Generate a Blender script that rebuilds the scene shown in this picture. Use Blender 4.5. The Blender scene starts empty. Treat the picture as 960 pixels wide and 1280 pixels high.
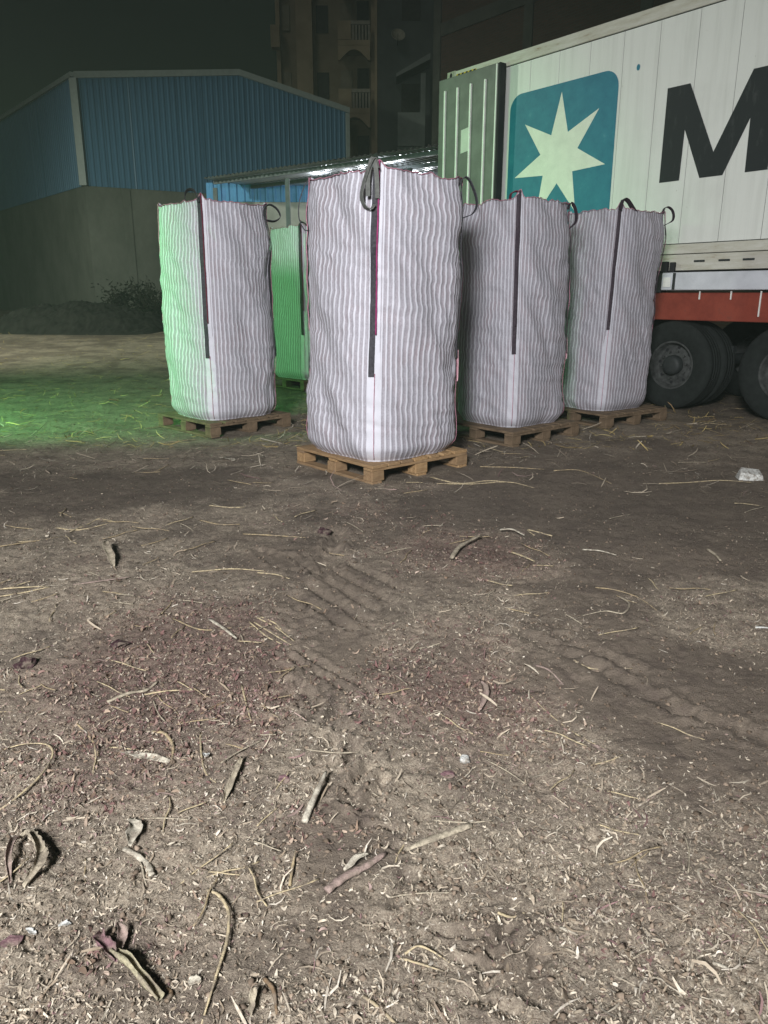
import bpy, bmesh, math, random
import numpy as np
from mathutils import Vector, Matrix
R = math.radians
PI = math.pi
random.seed(7)
rng = np.random.default_rng(11)
scene = bpy.context.scene
COL = scene.collection

# ------------------------------------------------------------------ camera
CAM_H, PITCH, FPX = 1.36, R(16), 950.0
cam_d = bpy.data.cameras.new('camera')
cam = bpy.data.objects.new('camera', cam_d)
COL.objects.link(cam)
cam.location = (0, 0, CAM_H)
cam.rotation_euler = (R(90) - PITCH, 0, 0)
cam_d.sensor_fit = 'VERTICAL'
cam_d.sensor_height = 36.0
cam_d.lens = FPX / 1280 * 36.0
cam_d.clip_start = 0.05
cam_d.clip_end = 1500
scene.camera = cam
scene.render.resolution_x, scene.render.resolution_y = 768, 1024

# ------------------------------------------------------------------ night sky
SUN_EL, SUN_AZ = R(38), R(205)
world = bpy.data.worlds.new('World')
scene.world = world
world.use_nodes = True
nt = world.node_tree
nt.nodes.clear()
out = nt.nodes.new('ShaderNodeOutputWorld')
sky = nt.nodes.new('ShaderNodeTexSky')
sky.sky_type = 'NISHITA'
sky.sun_disc = False
sky.sun_elevation = R(-4)
sky.sun_rotation = SUN_AZ
bg1 = nt.nodes.new('ShaderNodeBackground')
bg1.inputs['Strength'].default_value = 0.05
bg2 = nt.nodes.new('ShaderNodeBackground')
bg2.inputs['Color'].default_value = (0.0045, 0.0068, 0.0048, 1)     # glow of the town on the night sky
bg2.inputs['Strength'].default_value = 1.0
add = nt.nodes.new('ShaderNodeAddShader')
nt.links.new(sky.outputs[0], bg1.inputs['Color'])
nt.links.new(bg1.outputs[0], add.inputs[0])
nt.links.new(bg2.outputs[0], add.inputs[1])
nt.links.new(add.outputs[0], out.inputs['Surface'])

# ------------------------------------------------------------------ lamps
sun_d = bpy.data.lights.new('ambient_fill', 'SUN')  # dim sun added as ambient fill for the dark background
sun_d.energy = 0.15
sun_d.angle = R(12)
sun_d.color = (1.0, 0.97, 0.9)
sun = bpy.data.objects.new('ambient_fill', sun_d)
COL.objects.link(sun)
sv = Vector((math.cos(SUN_EL) * math.sin(SUN_AZ), math.cos(SUN_EL) * math.cos(SUN_AZ), math.sin(SUN_EL)))
sun.rotation_euler = sv.to_track_quat('Z', 'Y').to_euler()


def spot(name, loc, target, watts, color, half_deg, blend, size):
    d = bpy.data.lights.new(name, 'SPOT')
    d.energy = watts
    d.color = color
    d.spot_size = R(2 * half_deg)
    d.spot_blend = blend
    d.shadow_soft_size = size
    o = bpy.data.objects.new(name, d)
    COL.objects.link(o)
    o.location = loc
    o.rotation_euler = (Vector(loc) - Vector(target)).to_track_quat('Z', 'Y').to_euler()
    return o


spot('yard_floodlight', (-1.5, -3.2, 3.85), (-0.6, 5.0, 0.6), 5100, (0.96, 0.965, 0.98), 44, 1.0, 0.75)
spot('green_floodlight', (-6.2, 6.3, 2.7), (-2.75, 11.4, 0.1), 1150, (0.22, 1.0, 0.30), 45, 0.5, 0.30)
spot('shed_floodlight', (-13.0, 13.0, 7.0), (-7.5, 22.0, 0.6), 5000, (0.92, 1.0, 0.82), 50, 0.8, 0.3)
spot('container_floodlight', (-12.8, 12.6, 6.8), (2.7, 10.4, 3.5), 1700, (0.88, 1.0, 0.80), 11, 0.8, 0.3)

vs = scene.view_settings
vs.view_transform = 'Standard'
vs.look = 'None'
vs.exposure = 0.0
vs.gamma = 1.0
vs.use_curve_mapping = False

# ================================================================== helpers


def ray(x, y):
    X, Y = x - 480.0, 640.0 - y
    return X, FPX * math.cos(PITCH) + Y * math.sin(PITCH), -FPX * math.sin(PITCH) + Y * math.cos(PITCH)


def gxy(x, y):
    X, F, H = ray(x, y)
    k = -CAM_H / H
    return X * k, F * k


def at_d(x, y, D):
    X, F, H = ray(x, y)
    k = D / F
    return Vector((X * k, D, H * k + CAM_H))


def tag(o, label=None, cat=None, group=None, kind=None):
    if label: o['label'] = label
    if cat: o['category'] = cat
    if group: o['group'] = group
    if kind: o['kind'] = kind
    return o


def empty(name, loc=(0, 0, 0), rz=0, label=None, cat=None, group=None):
    o = bpy.data.objects.new(name, None)
    o.empty_display_size = 0.2
    COL.objects.link(o)
    o.location = loc
    o.rotation_euler = (0, 0, rz)
    return tag(o, label, cat, group)


def link(name, me, parent=None, loc=None, rot=None):
    o = bpy.data.objects.new(name, me)
    COL.objects.link(o)
    if parent: o.parent = parent
    if loc is not None: o.location = loc
    if rot is not None: o.rotation_euler = rot
    return o


class MB:
    def __init__(self):
        self.v, self.f = [], []

    def add(self, vs, fs):
        b = len(self.v)
        self.v += [tuple(p) for p in vs]
        self.f += [tuple(b + i for i in f) for f in fs]
        return self

    def box(self, x0, x1, y0, y1, z0, z1):
        vs = [(x, y, z) for z in (z0, z1) for y in (y0, y1) for x in (x0, x1)]
        return self.add(vs, [(0, 2, 3, 1), (4, 5, 7, 6), (0, 1, 5, 4), (1, 3, 7, 5), (3, 2, 6, 7), (2, 0, 4, 6)])

    def prism(self, pts, axis_from, axis_to, mp):
        """closed polygon pts (2D) extruded between two depths; mp(u, v, d) -> xyz"""
        n = len(pts)
        vs = [mp(u, v, axis_from) for u, v in pts] + [mp(u, v, axis_to) for u, v in pts]
        fs = [tuple(range(n)), tuple(range(2 * n - 1, n - 1, -1))]
        fs += [((i + 1) % n, i, n + i, n + (i + 1) % n) for i in range(n)]
        return self.add(vs, fs)

    def tube(self, path, rad, n=6, flat=1.0, cap=True):
        """swept round / flattened section along a path of Vectors; rad may be a list"""
        path = [Vector(p) for p in path]
        m = len(path)
        rs = rad if isinstance(rad, (list, tuple)) else [rad] * m
        vs = []
        for i, p in enumerate(path):
            t = (path[min(i + 1, m - 1)] - path[max(i - 1, 0)])
            t = t.normalized() if t.length > 1e-9 else Vector((1, 0, 0))
            up = Vector((0, 0, 1)) if abs(t.z) < 0.95 else Vector((1, 0, 0))
            s = t.cross(up).normalized()
            u = s.cross(t)
            for k in range(n):
                a = 2 * PI * k / n
                vs.append(p + s * math.cos(a) * rs[i] + u * math.sin(a) * rs[i] * flat)
        fs = []
        for i in range(m - 1):
            for k in range(n):
                a, b = i * n + k, i * n + (k + 1) % n
                fs.append((a, b, b + n, a + n))
        if cap:
            fs.append(tuple(range(n - 1, -1, -1)))
            fs.append(tuple(range((m - 1) * n, m * n)))
        return self.add(vs, fs)

    def ribbon(self, path, wdir, width, thick):
        """flat webbing swept along a path; wdir = direction of the width"""
        path = [Vector(p) for p in path]
        m = len(path)
        vs = []
        for i, p in enumerate(path):
            t = (path[min(i + 1, m - 1)] - path[max(i - 1, 0)]).normalized()
            w = Vector(wdir)
            w = (w - t * w.dot(t)).normalized()
            nn = t.cross(w)
            for a, b in ((-1, -1), (1, -1), (1, 1), (-1, 1)):
                vs.append(p + w * a * width / 2 + nn * b * thick / 2)
        fs = []
        for i in range(m - 1):
            for k in range(4):
                a, b = i * 4 + k, i * 4 + (k + 1) % 4
                fs.append((a, b, b + 4, a + 4))
        fs += [(3, 2, 1, 0), tuple(range((m - 1) * 4, m * 4))]
        return self.add(vs, fs)

    def lathe(self, prof, n=32, axis='y', cx=0, cy=0, cz=0, closed=False):
        vs = []
        for r, d in prof:
            for k in range(n):
                a = 2 * PI * k / n
                c, s = r * math.cos(a), r * math.sin(a)
                if axis == 'y': vs.append((cx + c, cy + d, cz + s))
                else: vs.append((cx + c, cy + s, cz + d))
        fs = []
        m = len(prof)
        for i in range(m - 1 + (1 if closed else 0)):
            i2 = (i + 1) % m
            for k in range(n):
                k2 = (k + 1) % n
                fs.append((i * n + k, i * n + k2, i2 * n + k2, i2 * n + k))
        return self.add(vs, fs)

    def mesh(self, name, mat=None, smooth=False, bevel=0.0, fix=True):
        me = bpy.data.meshes.new(name)
        me.from_pydata(self.v, [], self.f)
        if fix or bevel:
            bm = bmesh.new()
            bm.from_mesh(me)
            if bevel:
                bmesh.ops.bevel(bm, geom=bm.edges[:], offset=bevel, segments=1, affect='EDGES', profile=0.5)
            bmesh.ops.recalc_face_normals(bm, faces=bm.faces[:])
            bm.to_mesh(me)
            bm.free()
        if mat: me.materials.append(mat)
        if smooth: me.polygons.foreach_set('use_smooth', [True] * len(me.polygons))
        me.update()
        return me

    def build(self, name, mat=None, parent=None, smooth=False, bevel=0.0, loc=None, rot=None, fix=True):
        return link(name, self.mesh(name, mat, smooth, bevel, fix), parent, loc, rot)


def smooth_path(pts, n=5):
    """Catmull-Rom through points"""
    P = [Vector(p) for p in pts]
    P = [P[0] * 2 - P[1]] + P + [P[-1] * 2 - P[-2]]
    out = []
    for i in range(1, len(P) - 2):
        for j in range(n):
            t = j / n
            a, b, c, d = P[i - 1], P[i], P[i + 1], P[i + 2]
            out.append(0.5 * ((2 * b) + (c - a) * t + (2 * a - 5 * b + 4 * c - d) * t * t + (3 * b - a - 3 * c + d) * t ** 3))
    out.append(P[-2])
    return out


# value noise in numpy
_G = rng.random((256, 256))


def vn(x, y):
    x = np.asarray(x, float); y = np.asarray(y, float)
    xi = np.floor(x).astype(int); yi = np.floor(y).astype(int)
    fx = x - xi; fy = y - yi
    fx = fx * fx * (3 - 2 * fx); fy = fy * fy * (3 - 2 * fy)
    a = _G[xi & 255, yi & 255]; b = _G[(xi + 1) & 255, yi & 255]
    c = _G[xi & 255, (yi + 1) & 255]; d = _G[(xi + 1) & 255, (yi + 1) & 255]
    return (a * (1 - fx) + b * fx) * (1 - fy) + (c * (1 - fx) + d * fx) * fy


def fbm(x, y, o=4, g=0.5):
    s, a, t = 0, 1.0, 0.0
    for i in range(o):
        s = s + a * (vn(x * 2 ** i + 17.3 * i, y * 2 ** i + 5.1 * i) - 0.5)
        t += a
        a *= g
    return s / t * 2


def sstep(a, b, x):
    t = np.clip((x - a) / (b - a), 0, 1)
    return t * t * (3 - 2 * t)


# ------------------------------------------------------------------ materials
class Mat:
    def __init__(self, name, rough=0.8, metal=0.0, spec=0.3):
        self.m = bpy.data.materials.new(name)
        self.m.use_nodes = True
        self.t = self.m.node_tree
        self.b = self.t.nodes['Principled BSDF']
        self.b.inputs['Roughness'].default_value = rough
        self.b.inputs['Metallic'].default_value = metal
        self.b.inputs['Specular IOR Level'].default_value = spec
        self.co = None

    def n(self, typ, **kw):
        nd = self.t.nodes.new(typ)
        for k, v in kw.items(): setattr(nd, k, v)
        return nd

    def l(self, a, b): self.t.links.new(a, b)

    def coord(self, scale=(1, 1, 1), kind='Object'):
        if self.co is None: self.co = self.n('ShaderNodeTexCoord')
        mp = self.n('ShaderNodeMapping')
        mp.inputs['Scale'].default_value = scale
        self.l(self.co.outputs[kind], mp.inputs[0])
        return mp.outputs[0]

    def noise(self, sc, detail=4, rough=0.55, stretch=(1, 1, 1), kind='Object'):
        nd = self.n('ShaderNodeTexNoise')
        nd.inputs['Scale'].default_value = sc
        nd.inputs['Detail'].default_value = detail
        nd.inputs['Roughness'].default_value = rough
        self.l(self.coord(stretch, kind), nd.inputs['Vector'])
        return nd.outputs[0]

    def ramp(self, fac, stops):
        nd = self.n('ShaderNodeValToRGB')
        e = nd.color_ramp.elements
        while len(e) < len(stops): e.new(0.5)
        for i, (p, c) in enumerate(stops):
            e[i].position = p
            e[i].color = (c[0], c[1], c[2], 1) if isinstance(c, (tuple, list)) else (c, c, c, 1)
        self.l(fac, nd.inputs[0])
        return nd.outputs[0]

    def mix(self, fac, a, b, mode='MIX'):
        nd = self.n('ShaderNodeMix', data_type='RGBA', blend_type=mode)
        for i, v in ((0, fac), (6, a), (7, b)):
            if isinstance(v, (int, float)): nd.inputs[i].default_value = v
            elif isinstance(v, (tuple, list)): nd.inputs[i].default_value = (*v[:3], 1)
            else: self.l(v, nd.inputs[i])
        return nd.outputs[2]

    def math(self, op, a, b=0.0, c=0.0):
        nd = self.n('ShaderNodeMath', operation=op)
        for i, v in enumerate((a, b, c)):
            if isinstance(v, (int, float)): nd.inputs[i].default_value = v
            else: self.l(v, nd.inputs[i])
        return nd.outputs[0]

    def color(self, c):
        if isinstance(c, (tuple, list)): self.b.inputs['Base Color'].default_value = (*c[:3], 1)
        else: self.l(c, self.b.inputs['Base Color'])
        return self

    def bump(self, h, strength=0.3, dist=0.01):
        nd = self.n('ShaderNodeBump')
        nd.inputs['Strength'].default_value = strength
        nd.inputs['Distance'].default_value = dist
        self.l(h, nd.inputs['Height'])
        self.l(nd.outputs[0], self.b.inputs['Normal'])
        return self


def plain(name, c, rough=0.8, metal=0.0, var=0.25, sc=6.0, bump=0.15, spec=0.3, stretch=(1, 1, 1)):
    M = Mat(name, rough, metal, spec)
    nz = M.noise(sc, 5, 0.6, stretch)
    lo = tuple(x * (1 - var) for x in c)
    hi = tuple(min(1, x * (1 + var)) for x in c)
    M.color(M.ramp(nz, [(0.3, lo), (0.7, hi)]))
    if bump: M.bump(M.noise(sc * 8, 3, 0.6, stretch), bump, 0.004)
    return M.m


# ================================================================== GROUND
# tyre-print troughs, measured on the ground
TROUGH = []


def trough(x0, y0, x1, y1, w=0.018, d=0.016):
    TROUGH.append((gxy(x0, y0), gxy(x1, y1), w, d))


for q in [(510, 1090, 494, 1128), (557, 1072, 553, 1102), (584, 1108, 568, 1144), (617, 1195, 603, 1245), (674, 1195, 664, 1250),
          (742, 1045, 736, 1090), (700, 1120, 690, 1160), (640, 1130, 630, 1165)]:
    trough(*q, w=0.016, d=0.014)
for q in [(343, 887, 373, 857), (377, 882, 388, 866), (387, 902, 401, 879), (409, 908, 424, 889), (417, 932, 431, 911),
          (434, 955, 442, 935), (432, 998, 461, 958), (455, 1010, 478, 975), (398, 955, 412, 930)]:
    trough(*q, w=0.018, d=0.020)
for q in [(373, 815, 505, 884), (366, 824, 470, 880)]:
    trough(*q, w=0.02, d=0.014)
for i in range(5):
    trough(368 + i * 17 + (i * 7) % 5, 744 - i * 9, 440 + i * 17 - (i * 11) % 9, 788 - i * 12, w=0.02, d=0.014)
for i in range(5):
    trough(318 + i * 12, 690 + i * 2, 352 + i * 13, 716 + i * 2, w=0.02, d=0.014)
for q in [(810, 1158, 862, 1212), (790, 1180, 830, 1230), (640, 792, 742, 838), (742, 838, 850, 890), (850, 890, 960, 925), (700, 800, 800, 845)]:
    trough(*q, w=0.03, d=0.012)
for q in [(420, 690, 400, 720), (425, 670, 412, 690)]:
    trough(*q, w=0.04, d=0.025)


def tread(px, half, step, d, seed):
    rr = random.Random(seed)
    P = smooth_path([Vector((*gxy(*q), 0)) for q in px], 24)
    acc, k, last = 0.0, 0, P[0]
    for i in range(1, len(P)):
        acc += (P[i] - last).length
        last = P[i]
        if acc < step: continue
        acc = 0.0
        k += 1
        t = (P[min(i + 1, len(P) - 1)] - P[i - 1]).normalized()
        sd = Vector((-t.y, t.x, 0)) * (1 if k % 2 else -1)
        if rr.random() < 0.22: continue
        a = P[i] + sd * half * rr.uniform(0.02, 0.12)
        b = P[i] + sd * half * rr.uniform(0.75, 1.05) + t * half * 0.55
        TROUGH.append(((a.x, a.y), (b.x, b.y), 0.0125 * rr.uniform(0.8, 1.2), d * rr.uniform(0.35, 1.1)))


tread([(660, 1290), (600, 1170), (520, 1060), (455, 985), (405, 910), (375, 850), (366, 790), (378, 730), (400, 690), (440, 650), (500, 622)], 0.085, 0.042, 0.013, 5)
tread([(960, 950), (850, 880), (760, 832), (690, 790), (640, 750), (610, 700), (600, 650)], 0.10, 0.05, 0.009, 6)


def blob(X, Y, px, py, rx, ry):
    cx, cy = gxy(px, py)
    return np.exp(-(((X - cx) / rx) ** 2 + ((Y - cy) / ry) ** 2))


def masks(X, Y):
    """chaff cover, darker soil patches, purple skins"""
    n1 = fbm(X * 1.3 + 3, Y * 1.3, 4)
    n2 = fbm(X * 5 + 9, Y * 5 + 2, 3)
    ch = 0.80 - 0.17 * sstep(3.0, 6.0, Y)
    bare = 0.85 * blob(X, Y, 840, 850, 0.95, 0.30) + 0.5 * blob(X, Y, 760, 690, 1.0, 0.7) + 0.75 * blob(X, Y, 420, 840, 0.18, 0.3)
    bare = bare - 0.9 * blob(X, Y, 60, 505, 3.0, 2.6) + 0.5 * blob(X, Y, 400, 760, 0.3, 0.6) + 0.6 * blob(X, Y, 120, 600, 1.6, 0.55) + 0.5 * blob(X, Y, 900, 1000, 0.35, 0.6)
    bare = bare + 0.55 * blob(X, Y, 430, 990, 0.09, 0.25) + 0.5 * blob(X, Y, 640, 1180, 0.12, 0.14) + 0.6 * blob(X, Y, 800, 620, 2.0, 0.8)
    dense = 0.5 * blob(X, Y, 600, 850, 0.45, 0.6) + 0.4 * blob(X, Y, 620, 700, 0.35, 0.35) + 0.5 * blob(X, Y, 250, 830, 0.4, 0.5)
    dense = dense + 0.35 * blob(X, Y, 620, 1000, 0.4, 0.4) + 0.25 * blob(X, Y, 100, 1000, 0.4, 0.5)
    m = ch + dense - bare + 0.75 * n1 + 0.35 * n2
    m = sstep(0.12, 0.95, m)
    pur = np.clip(1.8 * blob(X, Y, 230, 825, 0.42, 0.5) + 0.5 * blob(X, Y, 560, 840, 0.35, 0.4) + 0.5 * blob(X, Y, 170, 1180, 0.15, 0.12) + 0.9 * blob(X, Y, 590, 700, 0.45, 0.4) + 0.6 * blob(X, Y, 480, 650, 0.6, 0.5) + 0.7 * blob(X, Y, 600, 880, 0.3, 0.3) + 0.6 * blob(X, Y, 420, 1040, 0.12, 0.1) + 0.5 * blob(X, Y, 130, 960, 0.25, 0.2)
                  + 0.5 * blob(X, Y, 380, 1040, 0.15, 0.06) + 0.35 * n2 + 0.25 * n1, 0, 1)
    dark_soil = np.clip(0.9 * blob(X, Y, 130, 610, 2.0, 0.9) + 0.6 * blob(X, Y, 420, 640, 1.6, 0.7) + 0.6 * blob(X, Y, 800, 640, 2.2, 1.1) + 0.4 * n1, 0, 1)  # soil toned darker in wide patches
    return m, dark_soil, pur


def gz(X, Y, fine=True):
    X = np.asarray(X, float); Y = np.asarray(Y, float)
    z = 0.022 * np.clip(Y - 12, 0, 60) * sstep(12, 16, Y)
    near = 1 - sstep(9, 14, Y)
    flat = np.ones_like(z)
    for cx, cy in ((-0.025, 6.155), (-1.7, 8.06), (1.24, 7.585), (2.465, 8.605)):
        flat = flat * (1 - 0.93 * np.exp(-(((X - cx) ** 2 + (Y - cy) ** 2) / 0.62) ** 2))
    z = z + 0.035 * fbm(X * 0.55 + 40, Y * 0.55 + 40, 3) * flat
    z = z + 0.014 * fbm(X * 2.3 + 7, Y * 2.3 + 70, 3) * flat * near
    if fine:
        m = masks(X, Y)[0]
        z = z + near * flat * (0.010 * np.abs(fbm(X * 11, Y * 11, 3)) + (0.006 + 0.007 * m) * fbm(X * 38, Y * 38, 3, 0.65))
    for (x0, y0), (x1, y1), w, d in TROUGH:
        cx, cy = (x0 + x1) / 2, (y0 + y1) / 2
        L = math.hypot(x1 - x0, y1 - y0)
        sel = (np.abs(X - cx) < L / 2 + 4 * w) & (np.abs(Y - cy) < L / 2 + 4 * w)
        if not np.any(sel): continue
        xs, ys = X[sel], Y[sel]
        t = np.clip(((xs - x0) * (x1 - x0) + (ys - y0) * (y1 - y0)) / (L * L), 0, 1)
        r = np.hypot(xs - x0 - t * (x1 - x0), ys - y0 - t * (y1 - y0)) / w
        r = r * (1 + 0.6 * fbm(xs * 26, ys * 26, 3))
        z[sel] += d * (-np.exp(-r * r) + 0.5 * np.exp(-((r - 1.9) / 0.7) ** 2))
    return z


def gz1(x, y):
    return float(gz(np.array([x]), np.array([y]))[0])


def soil_material():
    M = Mat('trampled_soil', 0.92, 0, 0.2)
    at = M.n('ShaderNodeAttribute', attribute_name='cover')
    sep = M.n('ShaderNodeSeparateColor')
    M.l(at.outputs['Color'], sep.inputs[0])
    nb, nf, nv = M.noise(3, 5, 0.6), M.noise(48, 5, 0.75), M.noise(190, 4, 0.75)
    soil = M.mix(nf, (0.118, 0.094, 0.073), (0.265, 0.214, 0.166))
    soil = M.mix(M.math('MULTIPLY', sep.outputs[1], 0.30), soil, (0.072, 0.063, 0.053))
    chaff = M.ramp(nv, [(0.30, (0.10, 0.074, 0.054)), (0.45, (0.30, 0.248, 0.190)), (0.59, (0.455, 0.39, 0.300)), (0.78, (0.58, 0.51, 0.40))])
    pk = M.math('MULTIPLY', sep.outputs[2], M.math('MULTIPLY_ADD', nf, 1.2, 0.1))
    chaff = M.mix(pk, chaff, (0.115, 0.060, 0.055))
    f = M.math('ADD', sep.outputs[0], M.math('MULTIPLY_ADD', nf, 1.3, -0.72))
    f2 = M.math('MULTIPLY', M.ramp(f, [(0.25, 0.0), (0.75, 1.0)]), 0.8)
    c = M.mix(f2, soil, chaff)
    c = M.mix(M.math('MULTIPLY', M.ramp(nb, [(0.42, 0.0), (0.66, 1.0)]), 0.60), c, (0.095, 0.076, 0.062))
    c = M.mix(M.math('MULTIPLY', M.ramp(M.noise(13, 5, 0.7), [(0.50, 0.0), (0.68, 1.0)]), 0.60), c, (0.080, 0.060, 0.052))
    M.color(c)
    M.bump(M.math('ADD', M.math('MULTIPLY', nf, 0.6), M.math('MULTIPLY', nv, 0.6)), 1.0, 0.014)
    return M.m


def build_ground():
    nc = 560
    front = np.concatenate([np.geomspace(0.7, 0.92, 20)[:-1], np.geomspace(0.92, 7.5, 640)[:-1], np.geomspace(7.5, 165, 190)])
    back = -np.geomspace(0.01, 26, 14)[::-1] + 0.65
    ys = np.concatenate([back, front])
    un = np.linspace(-0.66, 0.66, nc)
    side = np.geomspace(0.004, 1.0, 26)
    w = np.maximum(ys, 0.65) + 1.0
    edge = 0.66 * w[:, None]
    right = edge + (112 - edge) * side[None, :]
    X = np.concatenate([-right[:, ::-1], un[None, :] * w[:, None], right], 1)
    Y = np.repeat(ys[:, None], X.shape[1], 1)
    Z = gz(X.ravel(), Y.ravel()).reshape(X.shape)
    n, m = X.shape
    co = np.stack([X, Y, Z], -1).reshape(-1, 3)
    idx = np.arange(n * m).reshape(n, m)
    q = np.stack([idx[:-1, :-1], idx[:-1, 1:], idx[1:, 1:], idx[1:, :-1]], -1).reshape(-1, 4)
    me = bpy.data.meshes.new('ground')
    me.vertices.add(len(co)); me.vertices.foreach_set('co', co.ravel())
    me.loops.add(q.size); me.loops.foreach_set('vertex_index', q.ravel())
    me.polygons.add(len(q)); me.polygons.foreach_set('loop_start', np.arange(len(q)) * 4)
    me.polygons.foreach_set('use_smooth', np.ones(len(q), bool))
    me.update(calc_edges=True)
    a, b, c = masks(X.ravel(), Y.ravel())
    at = me.color_attributes.new('cover', 'FLOAT_COLOR', 'POINT')
    at.data.foreach_set('color', np.stack([a, b, c, np.ones_like(a)], -1).ravel())
    me.materials.append(soil_material())
    tag(link('ground', me), kind='structure')


build_ground()

# ================================================================== REEFER CONTAINER + TRAILER
CE = Vector((0.945, 12.61, 0))
CE1 = Vector((0.616, -0.788, 0)).normalized()
CRZ = math.atan2(CE1.y, CE1.x)

M_cwhite = Mat('container_white_paint', 0.45, 0, 0.4)
_n = M_cwhite.noise(1.1, 6, 0.65)
_s = M_cwhite.noise(7, 4, 0.6, (1.5, 1.5, 0.10))
_f = M_cwhite.noise(26, 4, 0.7)
_c = M_cwhite.mix(M_cwhite.ramp(_s, [(0.46, 0.0), (0.78, 0.35)]), (0.76, 0.775, 0.735), (0.44, 0.45, 0.41))
_c = M_cwhite.mix(M_cwhite.ramp(_n, [(0.5, 0.0), (0.8, 0.45)]), _c, (0.56, 0.57, 0.53))
_c = M_cwhite.mix(M_cwhite.ramp(_f, [(0.70, 0.0), (0.76, 0.7)]), _c, (0.22, 0.17, 0.12))
M_cwhite.color(_c).bump(M_cwhite.noise(3.2, 2), 0.12, 0.02)
M_cwhite = M_cwhite.m
M_rail = Mat('container_rail_paint', 0.5, 0, 0.4)
_s = M_rail.noise(5, 5, 0.7, (0.5, 1, 3))
M_rail.color(M_rail.ramp(_s, [(0.35, (0.62, 0.61, 0.55)), (0.60, (0.50, 0.48, 0.40)), (0.72, (0.26, 0.16, 0.08))])).bump(_s, 0.2, 0.004)
M_rail = M_rail.m
M_teal = Mat('teal_print', 0.5)
M_teal.color(M_teal.ramp(M_teal.noise(5, 6, 0.7), [(0.35, (0.020, 0.165, 0.245)), (0.62, (0.030, 0.21, 0.29)), (0.8, (0.10, 0.31, 0.37))]))
M_teal = M_teal.m
M_star = plain('star_print', (0.78, 0.79, 0.70), 0.5, var=0.08, bump=0)
M_letter = Mat('black_print', 0.55)
M_letter.color(M_letter.ramp(M_letter.noise(9, 6, 0.75, (1.5, 1.5, 0.5)), [(0.55, (0.018, 0.022, 0.024)), (0.72, (0.05, 0.055, 0.055)), (0.78, (0.35, 0.35, 0.32))]))
M_letter = M_letter.m
M_black = plain('black_rubber', (0.018, 0.018, 0.020), 0.75, var=0.3)
M_doorgrey = plain('door_liner_grey', (0.155, 0.165, 0.148), 0.55, var=0.2, sc=4)
M_rib = plain('door_rib_alloy', (0.84, 0.85, 0.80), 0.4, var=0.1)
M_paper = plain('paper_label', (0.62, 0.63, 0.58), 0.7, var=0.08, bump=0)
M_yellow = plain('yellow_mark', (0.60, 0.42, 0.03), 0.6, var=0.15, bump=0)
M_cast = plain('corner_casting_steel', (0.42, 0.41, 0.34), 0.6, var=0.3, sc=20)
M_red = Mat('red_oxide_frame', 0.55, 0, 0.35)
_s = M_red.noise(3.5, 6, 0.7)
M_red.color(M_red.ramp(_s, [(0.35, (0.20, 0.035, 0.022)), (0.60, (0.28, 0.055, 0.033)), (0.78, (0.14, 0.055, 0.04))])).bump(M_red.noise(30, 3), 0.15, 0.004)
M_red = M_red.m
M_railwhite = plain('pale_beam_paint', (0.62, 0.64, 0.68), 0.5, var=0.12, sc=5)
M_dark = plain('dark_steel', (0.03, 0.034, 0.034), 0.6, var=0.3)
M_tyre = plain('tyre_rubber', (0.015, 0.018, 0.017), 0.9, var=0.3, sc=14, bump=0.3)
M_rim = plain('dusty_shaded_rim_steel', (0.055, 0.058, 0.056), 0.85, var=0.5, sc=16)  # wheel colours darkened to carry the shade beneath the trailer


def local(o_parent):
    return o_parent


cont = empty('shipping_container', (CE.x, CE.y, 0), CRZ,
             'white refrigerated shipping container with teal star logo and black lettering on a trailer', 'container')
Z0, Z1, CL, CW = 1.615, 4.51, 12.19, 2.44
# side skin: panel after panel, a narrow joint between them
pw = 0.486
k = 0
x = 0.16
while x < CL - 0.2:
    x1 = min(x + pw - 0.005, CL - 0.16)
    MB().box(x, x1, 0.016, 0.06, 1.93, Z1 - 0.165).build('side_panel', M_cwhite, cont, bevel=0.002)
    x += pw
MB().box(0.15, CL - 0.15, 0.022, 0.055, 1.90, Z1 - 0.14).build('side_backing', M_dark, cont)
MB().box(0.16, CL - 0.16, CW - 0.05, CW, 1.70, Z1 - 0.10).build('far_side', M_cwhite, cont)
MB().box(0.16, CL - 0.16, 0.07, CW - 0.06, Z1 - 0.06, Z1 - 0.02).build('roof', M_cwhite, cont)
MB().box(CL - 0.06, CL, 0.12, CW - 0.12, Z0 + 0.1, Z1 - 0.1).build('refrigeration_end', M_cwhite, cont)
MB().box(0.12, CL - 0.1, 0.07, CW - 0.06, Z0 + 0.06, Z0 + 0.2).build('floor', M_dark, cont)
for yy in (0.0, CW - 0.07):
    MB().box(0.17, CL - 0.17, yy, yy + 0.07, Z1 - 0.155, Z1 - 0.012).build('top_rail', M_rail, cont, bevel=0.006)
    b = MB().box(0.17, CL - 0.17, yy + 0.004, yy + 0.07, Z0 + 0.012, Z0 + 0.19)
    b.box(0.17, CL - 0.17, yy - 0.006, yy + 0.07, Z0 + 0.198, Z0 + 0.305)
    rl = b.build('bottom_rail', M_rail, cont, bevel=0.004)
    if yy == 0:
        for xx in (4.28, 4.58, 4.86, 5.3):
            m_ = MB().box(xx, xx + 0.13, -0.004, 0.02, Z0 + 0.10, Z0 + 0.122)
            m_.build('drain_slot', M_dark, rl)
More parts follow.
